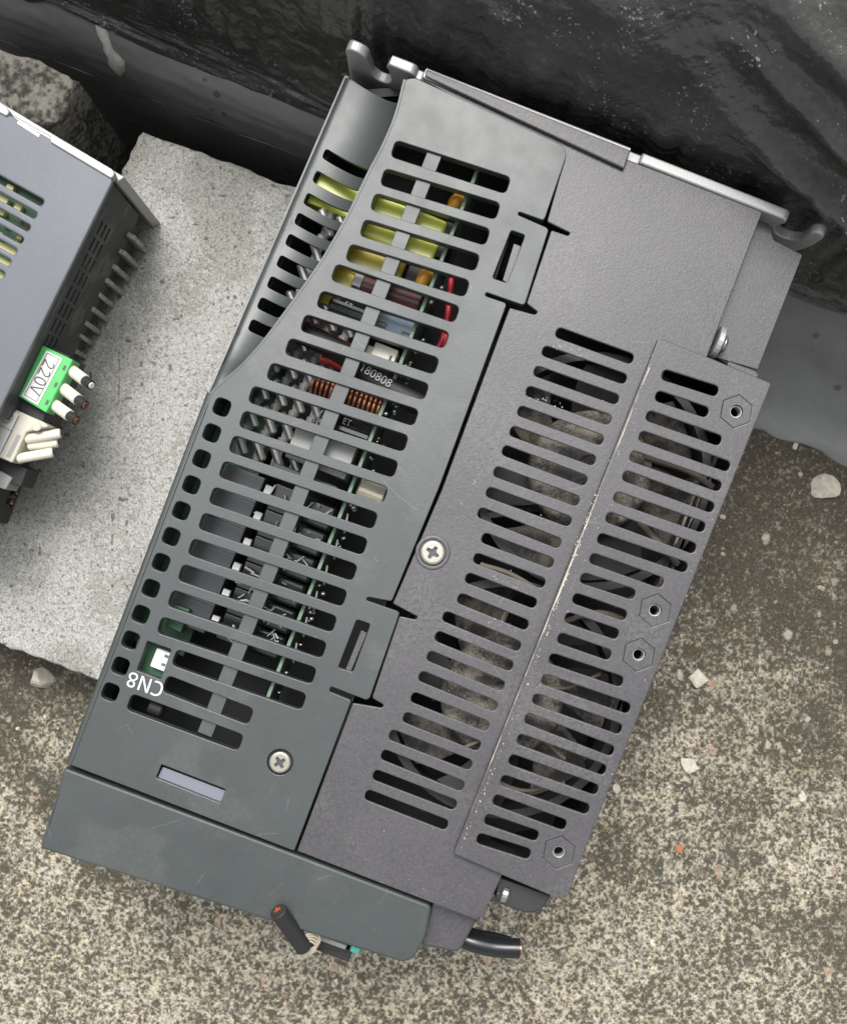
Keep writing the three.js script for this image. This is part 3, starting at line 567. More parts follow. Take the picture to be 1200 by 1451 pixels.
{ // hollow body under the covers
  const oc = [[500, 128], [590, 122], [1072, 304], [1000, 498], [1080, 545], [806, 1222], [712, 1236], [680, 1290], [618, 1276], [588, 1340], [560, 1350], [72, 1198], [104, 1083], [308, 566]];
  const c = [600, 790], y = F - 0.024;
  const sh = roundPath(new THREE.Shape(), pts2(oc, y), 0.002), ho = roundPath(new THREE.Path(), pts2(oc.map(([a, b]) => [a + (c[0] - a) * 0.018, b + (c[1] - b) * 0.018]), y), 0.002);
  const body = inPart('body_shell', plate(sh, [ho], y, y - B0, 0), M.plasticDark);
  part(body, 'floor', plate(roundPath(new THREE.Shape(), pts2(oc, y), 0.002), [], B0 + 0.0115, 0.0115, 0), M.cavity);
  // partition between electronics and fans
  const A = plan(727, 320, F), Bq = plan(430, 1200, F), pa = [A, Bq].map((q) => q.clone().setY(F - 0.008));
  part(body, 'partition', sweep(pa, [[0, 0], [0.001, 0], [0.001, -0.08], [0, -0.08]]), M.cavity);
}
{ // mounting plate with its two open hooks, standing at the upper end
  const px = (v) => v;
  const s = new THREE.Shape();
  const arc = (cx, cy, r, a0, a1, n = 10) => { for (let i = 0; i <= n; i++) { const a = lerp(a0, a1, i / n); s.lineTo(cx + r * Math.cos(a), cy + r * Math.sin(a)); } };
  const T = F;
  s.moveTo(-0.1225, 0.066); s.lineTo(-0.1225, 0.15);
  s.quadraticCurveTo(-0.1238, T + 0.0004, -0.1185, T); s.quadraticCurveTo(-0.1117, T, -0.1117, T - 0.006); s.lineTo(-0.1102, T - 0.0165);
  arc(-0.1050, T - 0.0168, 0.0052, Math.PI * 1.0, Math.PI * 2.0, 12);
  s.quadraticCurveTo(-0.0996, T - 0.010, -0.1016, T - 0.004); s.lineTo(-0.1000, T); s.lineTo(-0.0905, T); s.quadraticCurveTo(-0.0868, T, -0.0868, T - 0.0045);
  s.lineTo(-0.0845, T - 0.0045); s.lineTo(-0.0830, T + 0.0002); s.lineTo(0.0205, T + 0.0002); s.lineTo(0.0205, T - 0.0035); s.lineTo(0.0262, T - 0.0035); s.lineTo(0.0266, T - 0.0006); s.lineTo(0.0275, T); s.lineTo(0.0985, T); s.quadraticCurveTo(0.1022, T, 0.1022, T - 0.004);
  s.quadraticCurveTo(0.1008, T - 0.008, 0.0998, T - 0.011);
  arc(0.1075, T - 0.0135, 0.0072, Math.PI * 1.0, Math.PI * 1.92, 12);
  s.lineTo(0.1148, T - 0.004); s.quadraticCurveTo(0.1165, T, 0.1195, T - 0.0008); s.quadraticCurveTo(0.1222, T - 0.002, 0.1216, T - 0.008);
  s.quadraticCurveTo(0.1214, T - 0.024, 0.1150, T - 0.036); s.lineTo(0.112, 0.066); s.closePath();
  const g = new THREE.ExtrudeGeometry(s, { depth: 0.0036, bevelEnabled: true, bevelSize: 0.0008, bevelThickness: 0.0008, bevelOffset: -0.0008, bevelSegments: 2, curveSegments: 8 });
  g.translate(0, 0, -0.2152); g.rotateY(-TH * Math.PI / 180);
  const mp = inPart('mounting_plate', g, M.zinc, 'bare steel mounting plate with two open hooks');
  // lip folded over the panel edge
  part(mp, 'folded_lip', quad([[604, 97.5], [893, 212.5], [884, 239], [602, 108]], F + 0.0012, 0.0022, 0.0006, 0.0008), M.coat);
}
// screws with crossed recess
function crossScrew(px, py, y, r, deg, name, mat) {
  const c = p2(px, py, y), o = new THREE.Shape(circlePts(0, 0, r * 0.8, 40)), w = r * 0.13, l = r * 0.56, k = r * 0.19;
  const cr = []; for (let q = 0; q < 4; q++) { const a = q * Math.PI / 2, rot = (x, yy) => new THREE.Vector2(x * Math.cos(a) - yy * Math.sin(a), x * Math.sin(a) + yy * Math.cos(a)); cr.push(rot(l, -w), rot(l, w), rot(k, k)); }
  o.holes.push(new THREE.Path(cr));
  const g0 = new THREE.ExtrudeGeometry(o, { depth: 0.0012, bevelEnabled: false });
  g0.rotateX(-Math.PI / 2);
  const rim = new THREE.LatheGeometry([[0.8, 0.0012], [0.9, 0.0011], [0.97, 0.0008], [1, 0.0003], [1, -0.0006]].map(([a, b]) => new THREE.Vector2(a * r, b)), 40);
  const g = merge([g0, rim]);
  g.rotateY(-deg * Math.PI / 180); g.translate(c.x, y - 0.0002, -c.y);
  const s = inPart(name, g, mat);
  const d = new THREE.CylinderGeometry(r * 0.95, r * 0.95, 0.0006, 28); d.translate(c.x, y - 0.0007, -c.y); part(s, 'recess', d, M.greyDark);
  return s;
}
crossScrew(613, 783, F - 0.0002, 0.0058, 35, 'panel_screw', M.screw);
crossScrew(397, 1080, F - 0.0016, 0.0052, 60, 'cover_screw', M.screw);
{ const t = new THREE.TorusGeometry(0.0072, 0.0011, 8, 36); t.rotateX(Math.PI / 2); t.scale(1, 0.25, 1); const c = plan(613, 783, F - 0.0014); t.translate(c.x, c.y, c.z); part(panel, 'pressed_ring', t, M.coat);
  const d = new THREE.CylinderGeometry(0.0062, 0.0062, 0.001, 30); const e = plan(397, 1080, F - 0.0035); d.translate(e.x, e.y, e.z); inPart('screw_seat', d, M.plasticDark); }

// ---- electronics inside, seen through the slots
const Y1 = F - 0.013;
function block(name, mat, px, py, y, du, dh, dv, deg = TH, r = 0.0006, label) { return inPart(name, boxAt(px, py, y, du * MM, dh * MM, dv * MM, deg, r), mat, label); }
function cap(name, a, b, y, r, body, endM, label) {          // electrolytic capacitor lying on its side
  const A = plan(a[0], a[1], y - r), Bq = plan(b[0], b[1], y - r);
  const c = inPart(name, rod(A, Bq, r, 24, 0.0008), body, label);
  if (endM) { const d = Bq.clone().sub(A).normalize(); part(c, 'end_cap', rod(A.clone().addScaledVector(d, -0.0004), A.clone().addScaledVector(d, 0.003), r * 0.93, 24, 0.0004), endM); }
  return c;
}
{ // main board on edge, running the length of the cover
  const A = plan(678, 236, F - 0.009), Bq = plan(370, 1012, F - 0.009), pth = [A, Bq];
  const g = sweep(pth, [[-0.0008, 0], [0.0008, 0], [0.0008, -0.055], [-0.0008, -0.055]]);
  const bd = inPart('circuit_board', g, M.pcbEdge, 'pale green circuit board seen on edge');
  // solder joints standing off its right hand face
  const sol = []; for (let i = 0; i < 60; i++) { const t = R(0.2, 0.98), q = A.clone().lerp(Bq, t); const s = new THREE.SphereGeometry(R(0.0006, 0.0013), 7, 5); s.scale(1.3, 1, 1); s.translate(q.x + R(0.002, 0.007) * ct, q.y - R(0.002, 0.012), q.z + 0.003 * st); sol.push(s); }
  part(bd, 'solder_joint', sol, M.bright, undefined, 'stuff');
  // lower board, flat, at the left
  inPart('flat_board', quad([[352, 505], [425, 530], [260, 930], [165, 900]], F - 0.035, 0.0016, 0.0002), M.pcb, 'green board lying flat deep inside');
  inPart('flat_board', quad([[196, 905], [252, 925], [236, 970], [184, 950]], F - 0.012, 0.0016, 0.0002), M.pcb, 'small green board under the connector window');
}
// transformers wound in yellow tape
{ const y = F - 0.012; const t = inPart('transformer', boxAt(573, 323, y, 0.037, 0.03, 0.022, TH + 1, 0.002), M.yellow, 'transformer wrapped in bright yellow tape');
  part(t, 'core', boxAt(631, 340, y - 0.001, 0.006, 0.028, 0.018, TH, 0.0008), M.blackMatt);
  const t2 = inPart('transformer', boxAt(527, 372, y - 0.002, 0.031, 0.03, 0.018, TH, 0.002), M.mustard, 'transformer wrapped in mustard tape');
  part(t2, 'core', boxAt(585, 394, y - 0.003, 0.008, 0.028, 0.016, TH, 0.0008), M.blackMatt);
  inPart('tape_strip', boxAt(481, 399, y - 0.003, 0.013, 0.02, 0.014, TH, 0.001), M.mustard); inPart('tape_strip', boxAt(470, 422, y - 0.002, 0.010, 0.02, 0.008, TH, 0.001), M.mustard);
  inPart('shield', quad([[455, 243], [545, 277], [525, 322], [434, 286]], F - 0.0235, 0.012, 0.001, 0.001), M.yellow, 'yellow taped end of the transformer'); }
// orange disc capacitors
for (const [x, y0, r] of [[646, 287, 0.0052], [601, 395, 0.0058]]) { const g = new THREE.SphereGeometry(1, 20, 14); g.scale(0.0036, r * 1.05, r); g.rotateY(-TH * Math.PI / 180 - 0.3); const c = plan(x, y0, F - 0.016); g.translate(c.x, c.y, c.z); inPart('disc_capacitor', g, M.orange); }
{ const c = cap('capacitor', [512, 403], [596, 431], F - 0.012, 0.0056, M.brown, M.greyPart, 'brown sleeved capacitor');
  part(c, 'print', textAt('105°C', 0.0022, 562, 416, F - 0.0124, TH - 1), M.greyPart);
  inPart('bracket', boxAt(507, 397, F - 0.011, 0.0045, 0.012, 0.006, TH, 0.0004), M.greyPart);
  cap('capacitor', [468, 432], [530, 456], F - 0.013, 0.0062, M.black, null, 'black sleeved capacitor');
  part(inv, 'print', textAt('ET', 0.0028, 494, 433, F - 0.0133, TH), M.print);
  const b = cap('capacitor', [532, 452], [588, 473], F - 0.012, 0.0062, M.paleBlue, null, 'pale blue striped capacitor');
  for (const [x, y0] of [[541, 459], [575, 474]]) { const sh = roundPath(new THREE.Shape(), slotPts([x - 7, y0 - 2.6], [x + 7, y0 + 2.6], F - 0.0118, 0.0022), 0.001); sh.holes.push(roundPath(new THREE.Path(), slotPts([x - 5, y0 - 1.8], [x + 5, y0 + 1.8], F - 0.0118, 0.0011), 0.0005)); part(b, 'polarity_mark', plate(sh, [], F - 0.01175, 0.0006, 0), M.ink); }
  part(b, 'print', boxAt(560, 452, F - 0.0136, 0.018, 0.001, 0.0016, TH, 0), M.black);
  cap('capacitor', [452, 598], [524, 624], F - 0.013, 0.0068, M.black, M.greyPart, 'black capacitor with white lettering');
  part(inv, 'print', textAt('ET', 0.003, 492, 598, F - 0.0133, TH), M.print);
  cap('capacitor', [508, 692], [545, 707], F - 0.012, 0.0062, M.tan, null, 'tan metal canned capacitor'); }
// white connector, wires
{ const w = block('connector', M.cream, 545, 500, F - 0.011, 12, 14, 7); part(w, 'shroud', boxAt(527, 500, F - 0.0125, 0.006, 0.012, 0.006, TH, 0.0004), M.cream); part(w, 'pin_slot', boxAt(553, 508, F - 0.01095, 0.0012, 0.002, 0.003, TH, 0), M.ink);
  const c8 = block('connector', M.white, 228, 935, F - 0.0066, 7.5, 8, 9.5, TH, 0.0005, 'small white two pin connector'); for (const d of [-4.5, 4.5]) part(c8, 'pin_slot', boxAt(234 - d * st * 1.4, 936 + d * ct * 1.4, F - 0.0065, 0.002, 0.002, 0.0014, TH, 0), M.ink);
  const cab = inPart('sleeved_cable', tube([plan(405, 462, F - 0.020), plan(455, 484, F - 0.016), plan(500, 510, F - 0.014), plan(550, 548, F - 0.0125), plan(605, 577, F - 0.014), plan(650, 590, F - 0.03)], 0.0056, 40, 16), M.blackMatt, 'black sleeved cable with white numbers');
  part(cab, 'print', textAt('180808', 0.0038, 533, 532, F - 0.0069, TH + 9, 0.0006), M.greyPart); 
  for (const [list, r] of [[[[430, 455], [470, 476], [510, 496]], 0.0009], [[[440, 474], [480, 492], [500, 505]], 0.0008], [[[455, 508], [475, 514], [500, 530]], 0.0022], [[[640, 390], [628, 480], [615, 500]], 0.0016], [[[570, 640], [556, 690], [540, 680]], 0.001], [[[650, 455], [634, 470], [630, 500]], 0.002]]) inPart('red_wire', tube(list.map(([a, b]) => plan(a, b, F - 0.018)), r, 14, 8), M.red);
  inPart('pale_lead', rod(plan(520, 522, F - 0.012), plan(565, 550, F - 0.0115), 0.0009, 8), M.cream); }
{ // copper choke
  const A = plan(446, 541, F - 0.019), Bq = plan(544, 582, F - 0.019), d = Bq.clone().sub(A), L = d.length(), turns = 15; d.normalize();
  const up = new THREE.Vector3(0, 1, 0), sd = d.clone().cross(up), P = []; for (let i = 0; i <= turns * 16; i++) { const a = i / 16 * Math.PI * 2, t = i / (turns * 16); P.push(A.clone().addScaledVector(d, L * t).addScaledVector(up, 0.0062 * Math.cos(a)).addScaledVector(sd, 0.0062 * Math.sin(a))); }
  const ch = inPart('choke', tube(P, 0.00085, turns * 20, 7), M.copper, 'copper wire choke'); part(ch, 'core', rod(A, Bq, 0.005, 16), M.blackMatt); }
{ // slanting aluminium fins behind the left slots
  const rods = [], low = [];
  for (let r = 0; r < 9; r++) for (let k = 0; k < 4; k++) {
    const bx = 462 - r * 14.4 * 1.05 + k * 25, by = 318 + r * 36.6 * 1.05 + k * 9.5;
    rods.push(rod(plan(bx - 7, by - 22, F - 0.020), plan(bx + 7, by + 18, F - 0.023), 0.0021, 10, 0.0008));
    low.push(rod(plan(bx + 10, by - 24, F - 0.026), plan(bx - 4, by + 22, F - 0.027), 0.0022, 8, 0.0006));
  }
  const h = inPart('heatsink', merge(low), M.greyPart, 'slanting aluminium heatsink fins'); rods.forEach((g) => part(h, 'fin', g, M.alu));
}
// grey relays, dark modules with bright clips
block('relay', M.greyPart, 455, 640, F - 0.0105, 31, 24, 17, TH, 0.0006, 'pale grey relay'); block('relay', M.greyDark, 430, 680, F - 0.017, 34, 20, 6, TH, 0.0006, 'dark grey relay');
for (let k = 0; k < 6; k++) {
  const x = 352 - 14.45 * k, y = 692 + 36.6 * k;
  const m = block('power_module', M.greyDark, x - 10, y - 6, F - 0.020, 20, 25, 14, TH, 0.0006);
  part(m, 'terminal_clip', boxAt(x + 28 - k * 0.6, y + 2 + (k % 3), F - 0.017, 0.0036, 0.004, 0.0044, TH, 0.0003), M.white);
  block('module_side', M.black, x + 62, y + 22, F - 0.022, 22, 25, 13.5, TH, 0.0006);
  const strips = []; for (let q = 0; q < 16; q++) { const a = R(30, 118), b = R(-6, 16); const p0 = plan(x + a, y + b + a * 0.3, F - 0.0165), p1 = plan(x + a + R(-14, 14), y + b + a * 0.3 + R(-12, 12), F - R(0.015, 0.019)); if (p0.distanceTo(p1) > 0.0015) { const g = rod(p0, p1, R(0.00025, 0.0006), 5); strips.push(g); } }
  part(m, 'foil_glint', strips, M.foilGlint);  // thin pale strips stand in for glints on the foil
  const rl = block('film_pack', M.black, x + 100, y + 38, F - 0.020, 15, 24, 13, TH, 0.002);
  part(rl, 'seam', rod(plan(x + 143 - 2, y + 36, F - 0.012), plan(x + 136, y + 64, F - 0.012), 0.0005, 6), M.greyPart);
}
block('inner_frame', M.pcb, 252, 876, F - 0.014, 8, 10, 12); cap('trimmer', [212, 999], [232, 1007], F - 0.008, 0.0038, M.blackMatt, null);
cap('pillar', [622, 783], [628, 785], F - 0.012, 0.004, M.greyPart, null);

// ---- the two fans under the metal panel
function fan(cx, cy, rHub, rOut, name, label, a0) {
  const y = F - 0.012, c = plan(cx, cy, y);
  const ring = new THREE.Shape(circlePts(c.x, -c.z, rOut + 0.004, 48)); ring.holes.push(new THREE.Path(circlePts(c.x, -c.z, rOut, 48)));
  const f = inPart(name, plate(ring, [], y, 0.022, 0), M.blade, label);
  const hub = new THREE.LatheGeometry([[0, 0], [rHub * 0.55, 0], [rHub * 0.88, -0.0006], [rHub, -0.003], [rHub, -0.02]].map(([a, b]) => new THREE.Vector2(a, b)), 40); hub.translate(c.x, y - 0.0005, c.z);
  const h = part(f, 'hub', hub, M.dusty);
  const tr = new THREE.TorusGeometry(rHub * 0.28, 0.0008, 8, 30); tr.rotateX(Math.PI / 2); tr.translate(c.x, y - 0.0005, c.z); part(h, 'hub_ring', tr, M.dusty);
  for (let k = 0; k < 7; k++) {
    const a = a0 + k / 7 * Math.PI * 2, pos = [], idx = [], nr = 7, nt = 5;
    for (let i = 0; i < nr; i++) for (let j = 0; j < nt; j++) { const r = lerp(rHub * 0.95, rOut - 0.001, i / (nr - 1)), t = j / (nt - 1), an = a + (t - 0.5) * 0.62 + i * 0.05; pos.push(c.x + r * Math.cos(an), y - 0.004 - 0.012 * t - 0.002 * Math.sin(t * Math.PI), c.z + r * Math.sin(an)); }
    for (let i = 0; i < nr - 1; i++) for (let j = 0; j < nt - 1; j++) { const p = i * nt + j; idx.push(p, p + nt, p + 1, p + 1, p + nt, p + nt + 1); }
    const g = new THREE.BufferGeometry(); g.setAttribute('position', new THREE.Float32BufferAttribute(pos, 3)); g.setIndex(idx); g.computeVertexNormals();
    const g2 = g.clone().translate(0, -0.0011, 0);
    part(f, 'blade', [g, g2], k % 2 ? M.blade : M.dusty2 || M.blade);
  }
  for (const a of [0.4, 2.5, 4.6]) { const p0 = new THREE.Vector3(c.x + rHub * 0.9 * Math.cos(a), y - 0.019, c.z + rHub * 0.9 * Math.sin(a)), p1 = new THREE.Vector3(c.x + rOut * Math.cos(a + 0.25), y - 0.019, c.z + rOut * Math.sin(a + 0.25)); part(f, 'strut', rod(p0, p1, 0.002, 8), M.dusty); }
}
M.dusty2 = std({ map: dustTex, color: lin(0.42, 0.42, 0.42), roughness: 0.8 });
fan(838, 668, 0.030, 0.054, 'cooling_fan', 'upper cooling fan with dusty hub', 0.2);
fan(712, 990, 0.030, 0.054, 'cooling_fan', 'lower cooling fan with dusty hub', 0.7);
for (const l of [[[912, 648], [940, 656], [975, 668], [1010, 690]], [[905, 740], [930, 765], [960, 800]], [[870, 860], [900, 845], [940, 828]], [[800, 880], [850, 868], [890, 880]], [[745, 965], [800, 975], [850, 955]], [[800, 1075], [770, 1050], [740, 1035]], [[690, 1100], [740, 1120], [800, 1110]], [[610, 1040], [640, 1062], [680, 1050]], [[680, 800], [720, 812], [765, 838]]])
  inPart('fan_wire', tube(l.map(([a, b]) => plan(a, b, F - R(0.006, 0.0095))), R(0.0008, 0.0017), 16, 7), M.dustWire);
{ const ribs = []; for (let k = 0; k < 13; k++) { const x = 1012 - k * 11.2, y0 = 655 + k * 28.6; ribs.push(boxAt(x, y0, F - 0.012, 0.0013, 0.03, 0.006, TH, 0)); ribs.push(boxAt(x - 9, y0 - 3, F - 0.013, 0.0013, 0.03, 0.006, TH, 0)); } inPart('rear_grille', ribs, M.dusty, undefined, 'stuff'); }
// worn paint and dust
function flecks(list, y, n, spread, s0, s1) { const G = []; for (const [a, b] of list) for (let i = 0; i < n; i++) { const t = rnd(), x = lerp(a[0], b[0], t) + R(-1, 1) * spread, z = lerp(a[1], b[1], t) + R(-1, 1) * spread, q = p2(x, z, y), m = 5 + Math.floor(rnd() * 3), pts = [], s = s0 + (s1 - s0) * Math.pow(rnd(), 2.5); for (let k = 0; k < m; k++) { const an = k / m * Math.PI * 2, rr = s * R(0.5, 1.1); pts.push(new THREE.Vector2(q.x + rr * Math.cos(an), q.y + rr * 1.3 * Math.sin(an))); } G.push(plate(pts, [], y + 0.00012, 0.00012, 0)); } return G; }
part(fanBox, 'worn_paint', flecks([[[850, 690], [735, 1003]], [[845, 700], [760, 935]], [[835, 725], [790, 850]], [[735, 1003], [650, 1205]].map((q) => q)], F + 0.0026, 40, 2.4, 0.00015, 0.0005), M.worn, 'flecks of bare metal along the worn long edge', 'stuff');
{ const L = [[895, 575], [735, 1003]], up = [], dn = [], n = 160; const A = p2(936, 476, F + 0.0026), Bq = p2(642.6, 1207, F + 0.0026), d = Bq.clone().sub(A), len = d.length(); d.normalize(); const nn = new THREE.Vector2(-d.y, d.x); if (nn.x < 0) nn.negate();
  for (let i = 0; i <= n; i++) { const t = 0.06 + 0.86 * i / n, w = 0.0013 * Math.max(0.03, fbm(t * 30, 2.2, 661, 4) - 0.44 + 0.34 * Math.exp(-Math.pow((t - 0.48) / 0.13, 2)) + 0.12 * (hash(i, 3, 667) - 0.5)); const b = A.clone().addScaledVector(d, t * len); up.push(b.clone().addScaledVector(nn, 0.00035)); dn.push(b.clone().addScaledVector(nn, 0.00035 + w)); }
  part(fanBox, 'worn_edge', plate(new THREE.Shape([...up, ...dn.reverse()]), [], F + 0.0026 + 0.00006, 0.00018, 0), M.worn, 'bare pale metal where paint is worn off the long edge'); }
part(fanBox, 'dust_speck', flecks([[[930, 500], [820, 780]], [[1080, 560], [830, 1200]], [[900, 600], [760, 980]]], F + 0.0026, 40, 9, 0.00012, 0.0004), M.scuff, undefined, 'stuff');
part(panel, 'dust_speck', [...flecks([[[780, 486], [830, 504]], [[745, 560], [800, 575]], [[755, 838], [700, 820]], [[735, 893], [690, 876]], [[690, 660], [640, 740]]], F - 0.0014, 22, 5, 0.0001, 0.00045), ...flecks([[[760, 400], [560, 1120]], [[980, 330], [700, 900]], [[480, 1150], [660, 1250]]], F - 0.0014, 26, 50, 0.0001, 0.00032)], M.scuff, undefined, 'stuff');
// ---- cables at the lower end
{ const A = plan(431, 1343, F - 0.007), Bq = plan(394, 1291, F + 0.006);
  const c = inPart('cable_stub', rod(A, Bq, 0.0041, 24, 0.0003), M.blackMatt, 'cut black cable stub pointing up'); const d = Bq.clone().sub(A).normalize(), st2 = [];
  for (let i = 0; i < 12; i++) { const a = i * 2.4, r = 0.0019 * Math.sqrt(i / 12), o = new THREE.Vector3(r * Math.cos(a), 0, r * Math.sin(a)); st2.push(rod(Bq.clone().add(o).addScaledVector(d, -0.002), Bq.clone().add(o).addScaledVector(d, R(0.0002, 0.0009)), 0.00048, 7)); }
  part(c, 'copper_strand', st2, M.copper, undefined, 'stuff');
  const tw = []; for (let i = 0; i < 4; i++) { const t = new THREE.TorusGeometry(0.0046, 0.0006, 6, 24); t.rotateX(Math.PI / 2 + 0.5); t.rotateY(0.3 + i * 0.12); const q = plan(434, 1343 - i * 3.2, F - 0.008 + i * 0.0004); t.translate(q.x + i * 0.0007, q.y, q.z); tw.push(t); }
  inPart('wire_tie', tw, M.twist, 'pale wire tie round the cable stub');
  inPart('terminal_strip', quad([[446, 1330], [500, 1348], [494, 1364], [438, 1343]], F - 0.024, 0.012, 0.0006, 0.0006), M.blackMatt);
  inPart('terminal_lever', quad([[447, 1324], [492, 1340], [489, 1346], [445, 1330]], F - 0.022, 0.006, 0.0005, 0.0005), M.greyPart);
  inPart('terminal_lens', rod(plan(497, 1342, F - 0.024), plan(510, 1347, F - 0.024), 0.002, 12, 0.0006), M.teal);
  inPart('cable', tube([plan(640, 1322, F - 0.03), plan(670, 1335, F - 0.028), plan(700, 1342, F - 0.028), plan(736, 1344, F - 0.028)].map((v) => v), 0.0049, 20, 14), M.black, 'cut black cable lying on the ground side, nearer one');
  inPart('cable', tube([plan(650, 1318, F - 0.033), plan(676, 1327, F - 0.033), plan(700, 1331, F - 0.033), plan(722, 1337, F - 0.033)], 0.0036, 20, 12), M.black, 'second thinner black cable behind');
  const e = inPart('cable_end', rod(plan(735, 1344, F - 0.028), plan(739, 1344, F - 0.028), 0.0032, 14, 0.0006), M.copper); }

// ---------------------------------------------------------------- the smaller inverter at the left edge
const LF = 0.13, LB = 0.05, T2 = 26;
const lo = plan(40, 400, LB), li = thing('small_inverter', lo.x, LB, lo.z, 'smaller blue grey inverter with green 220V plug at the left edge', 'inverter');
const lp = (n, g, m, label, kind) => part(li, n, g, m, label, kind);
{
  const out = [[163, 251], [0, 582], [-60, 742], [-330, 622], [-100, 95]];
  const holes = []; const Rr = [[61, 288], [51.5, 306], [42, 324], [32.5, 341.5], [23, 357.5], [14.5, 373], [6, 391], [-4, 409], [-13, 427]];
  Rr.forEach(([x, y]) => holes.push(slotHole([x - 120 * Math.cos(0.51), y - 120 * Math.sin(0.51)], [x, y], LF, 0.0035, 0.0018)));
  const cv = lp('vented_cover', plate(pts2(out, LF), holes, LF, 0.003, 0.0009, [0.004, 0.003, 0.003, 0.003, 0.003], 3), M.left, 'blue grey cover with slots');
  // side with small vents: drawn flat, then stood up under the cover's long edge
  const A = plan(155, 254, LF), Bq = plan(-4, 590, LF), L = A.distanceTo(Bq), H = 0.0545;
  const sh = new THREE.Shape([new THREE.Vector2(0, 0), new THREE.Vector2(L, 0), new THREE.Vector2(L, H), new THREE.Vector2(0, H)]);
  for (let c = 0; c < 3; c++) for (let r = 0; r < 9; r++) { const u0 = 0.018 + r * 0.0092, v0 = H - 0.014 - c * 0.0062; sh.holes.push(new THREE.Path([new THREE.Vector2(u0, v0), new THREE.Vector2(u0 + 0.0072, v0), new THREE.Vector2(u0 + 0.0072, v0 + 0.0026), new THREE.Vector2(u0, v0 + 0.0026)])); }
  const g = new THREE.ExtrudeGeometry(sh, { depth: 0.002, bevelEnabled: false }); const d = Bq.clone().sub(A).normalize();
  g.applyMatrix4(new THREE.Matrix4().makeBasis(d, new THREE.Vector3(0, 1, 0), d.clone().cross(new THREE.Vector3(0, 1, 0))).setPosition(A.x, LF - 0.0035 - H + 0.001, A.z));
  lp('vented_side', g, M.leftSide, 'dusty dark side with rows of small vents');
  const sh2 = pts2([[146, 266], [-8, 580], [-66, 736], [-322, 618], [-104, 112]], LF);
  lp('inner_box', plate(sh2, [], LF - 0.03, 0.04, 0), M.cavity);
  const boardPts = [[70, 282], [-10, 440], [-140, 380], [-60, 220]];
  const bd = lp('circuit_board', quad(boardPts, LF - 0.010, 0.0016, 0.0002), M.pcb);
  for (const [x, y, w, h] of [[14, 266, 4, 3.4], [4, 282, 6, 3.2], [26, 293, 4, 3.2], [2, 300, 4, 3], [30, 308, 3, 2.4], [28, 336, 3, 2.4], [8, 352, 13, 4], [3, 371, 10, 4], [0, 389, 5, 3.4], [-8, 330, 8, 4], [8, 315, 3, 2]]) part(bd, 'component', boxAt(x, y, LF - 0.006, w * MM, 0.004, h * MM, T2 + 3, 0.0004), rnd() < 0.75 ? std({ color: lin(0.62, 0.58, 0.25), roughness: 0.45 }) : M.cream);
  for (const [a, b] of [[[22, 343], [30, 350]], [[36, 316], [46, 322]]]) part(bd, 'resistor', rod(plan(a[0], a[1], LF - 0.007), plan(b[0], b[1], LF - 0.007), 0.0012, 10, 0.0003), std({ color: lin(0.4, 0.2, 0.08), roughness: 0.4 }));
}
{ // back plate standing at the upper end
  lp('back_plate', quad([[-104, 96], [166, 259], [177, 251], [-96, 86]], LF - 0.006, 0.074, 0.0006, 0.0006), M.zinc, 'flat metal back plate at the upper end');
  lp('plate_edge', quad([[74, 189], [160, 240], [163, 247], [158, 253], [71, 201], [71, 193]], LF + 0.0012, 0.006, 0.0006, 0.0012), M.edge, 'bright bare upper edge of the back plate');
  lp('plate_edge', quad([[-60, 112], [10, 152], [14, 158], [10, 165], [-64, 124]], LF + 0.0012, 0.006, 0.0006, 0.0012), M.edge);
  lp('plate_slot', quad([[26, 170], [58, 190], [55, 195], [24, 175]], LF + 0.0002, 0.002, 0.0003, 0.0006), M.bright);
  const FN = [[182, 335], [169, 357.5], [157, 378], [146, 397], [133, 416], [125, 437], [114, 456], [104, 473], [93, 492], [83, 512]];
  FN.forEach(([x, y]) => lp('fin', boxAt(x - 22, y - 14, LB + 0.028, 0.027, 0.0275, 0.0026, T2 + 1, 0.0004), M.fin));
  lp('fin_base', quad([[176, 338], [86, 516], [-80, 440], [20, 260]], LB + 0.024, 0.012, 0), M.fin);
}
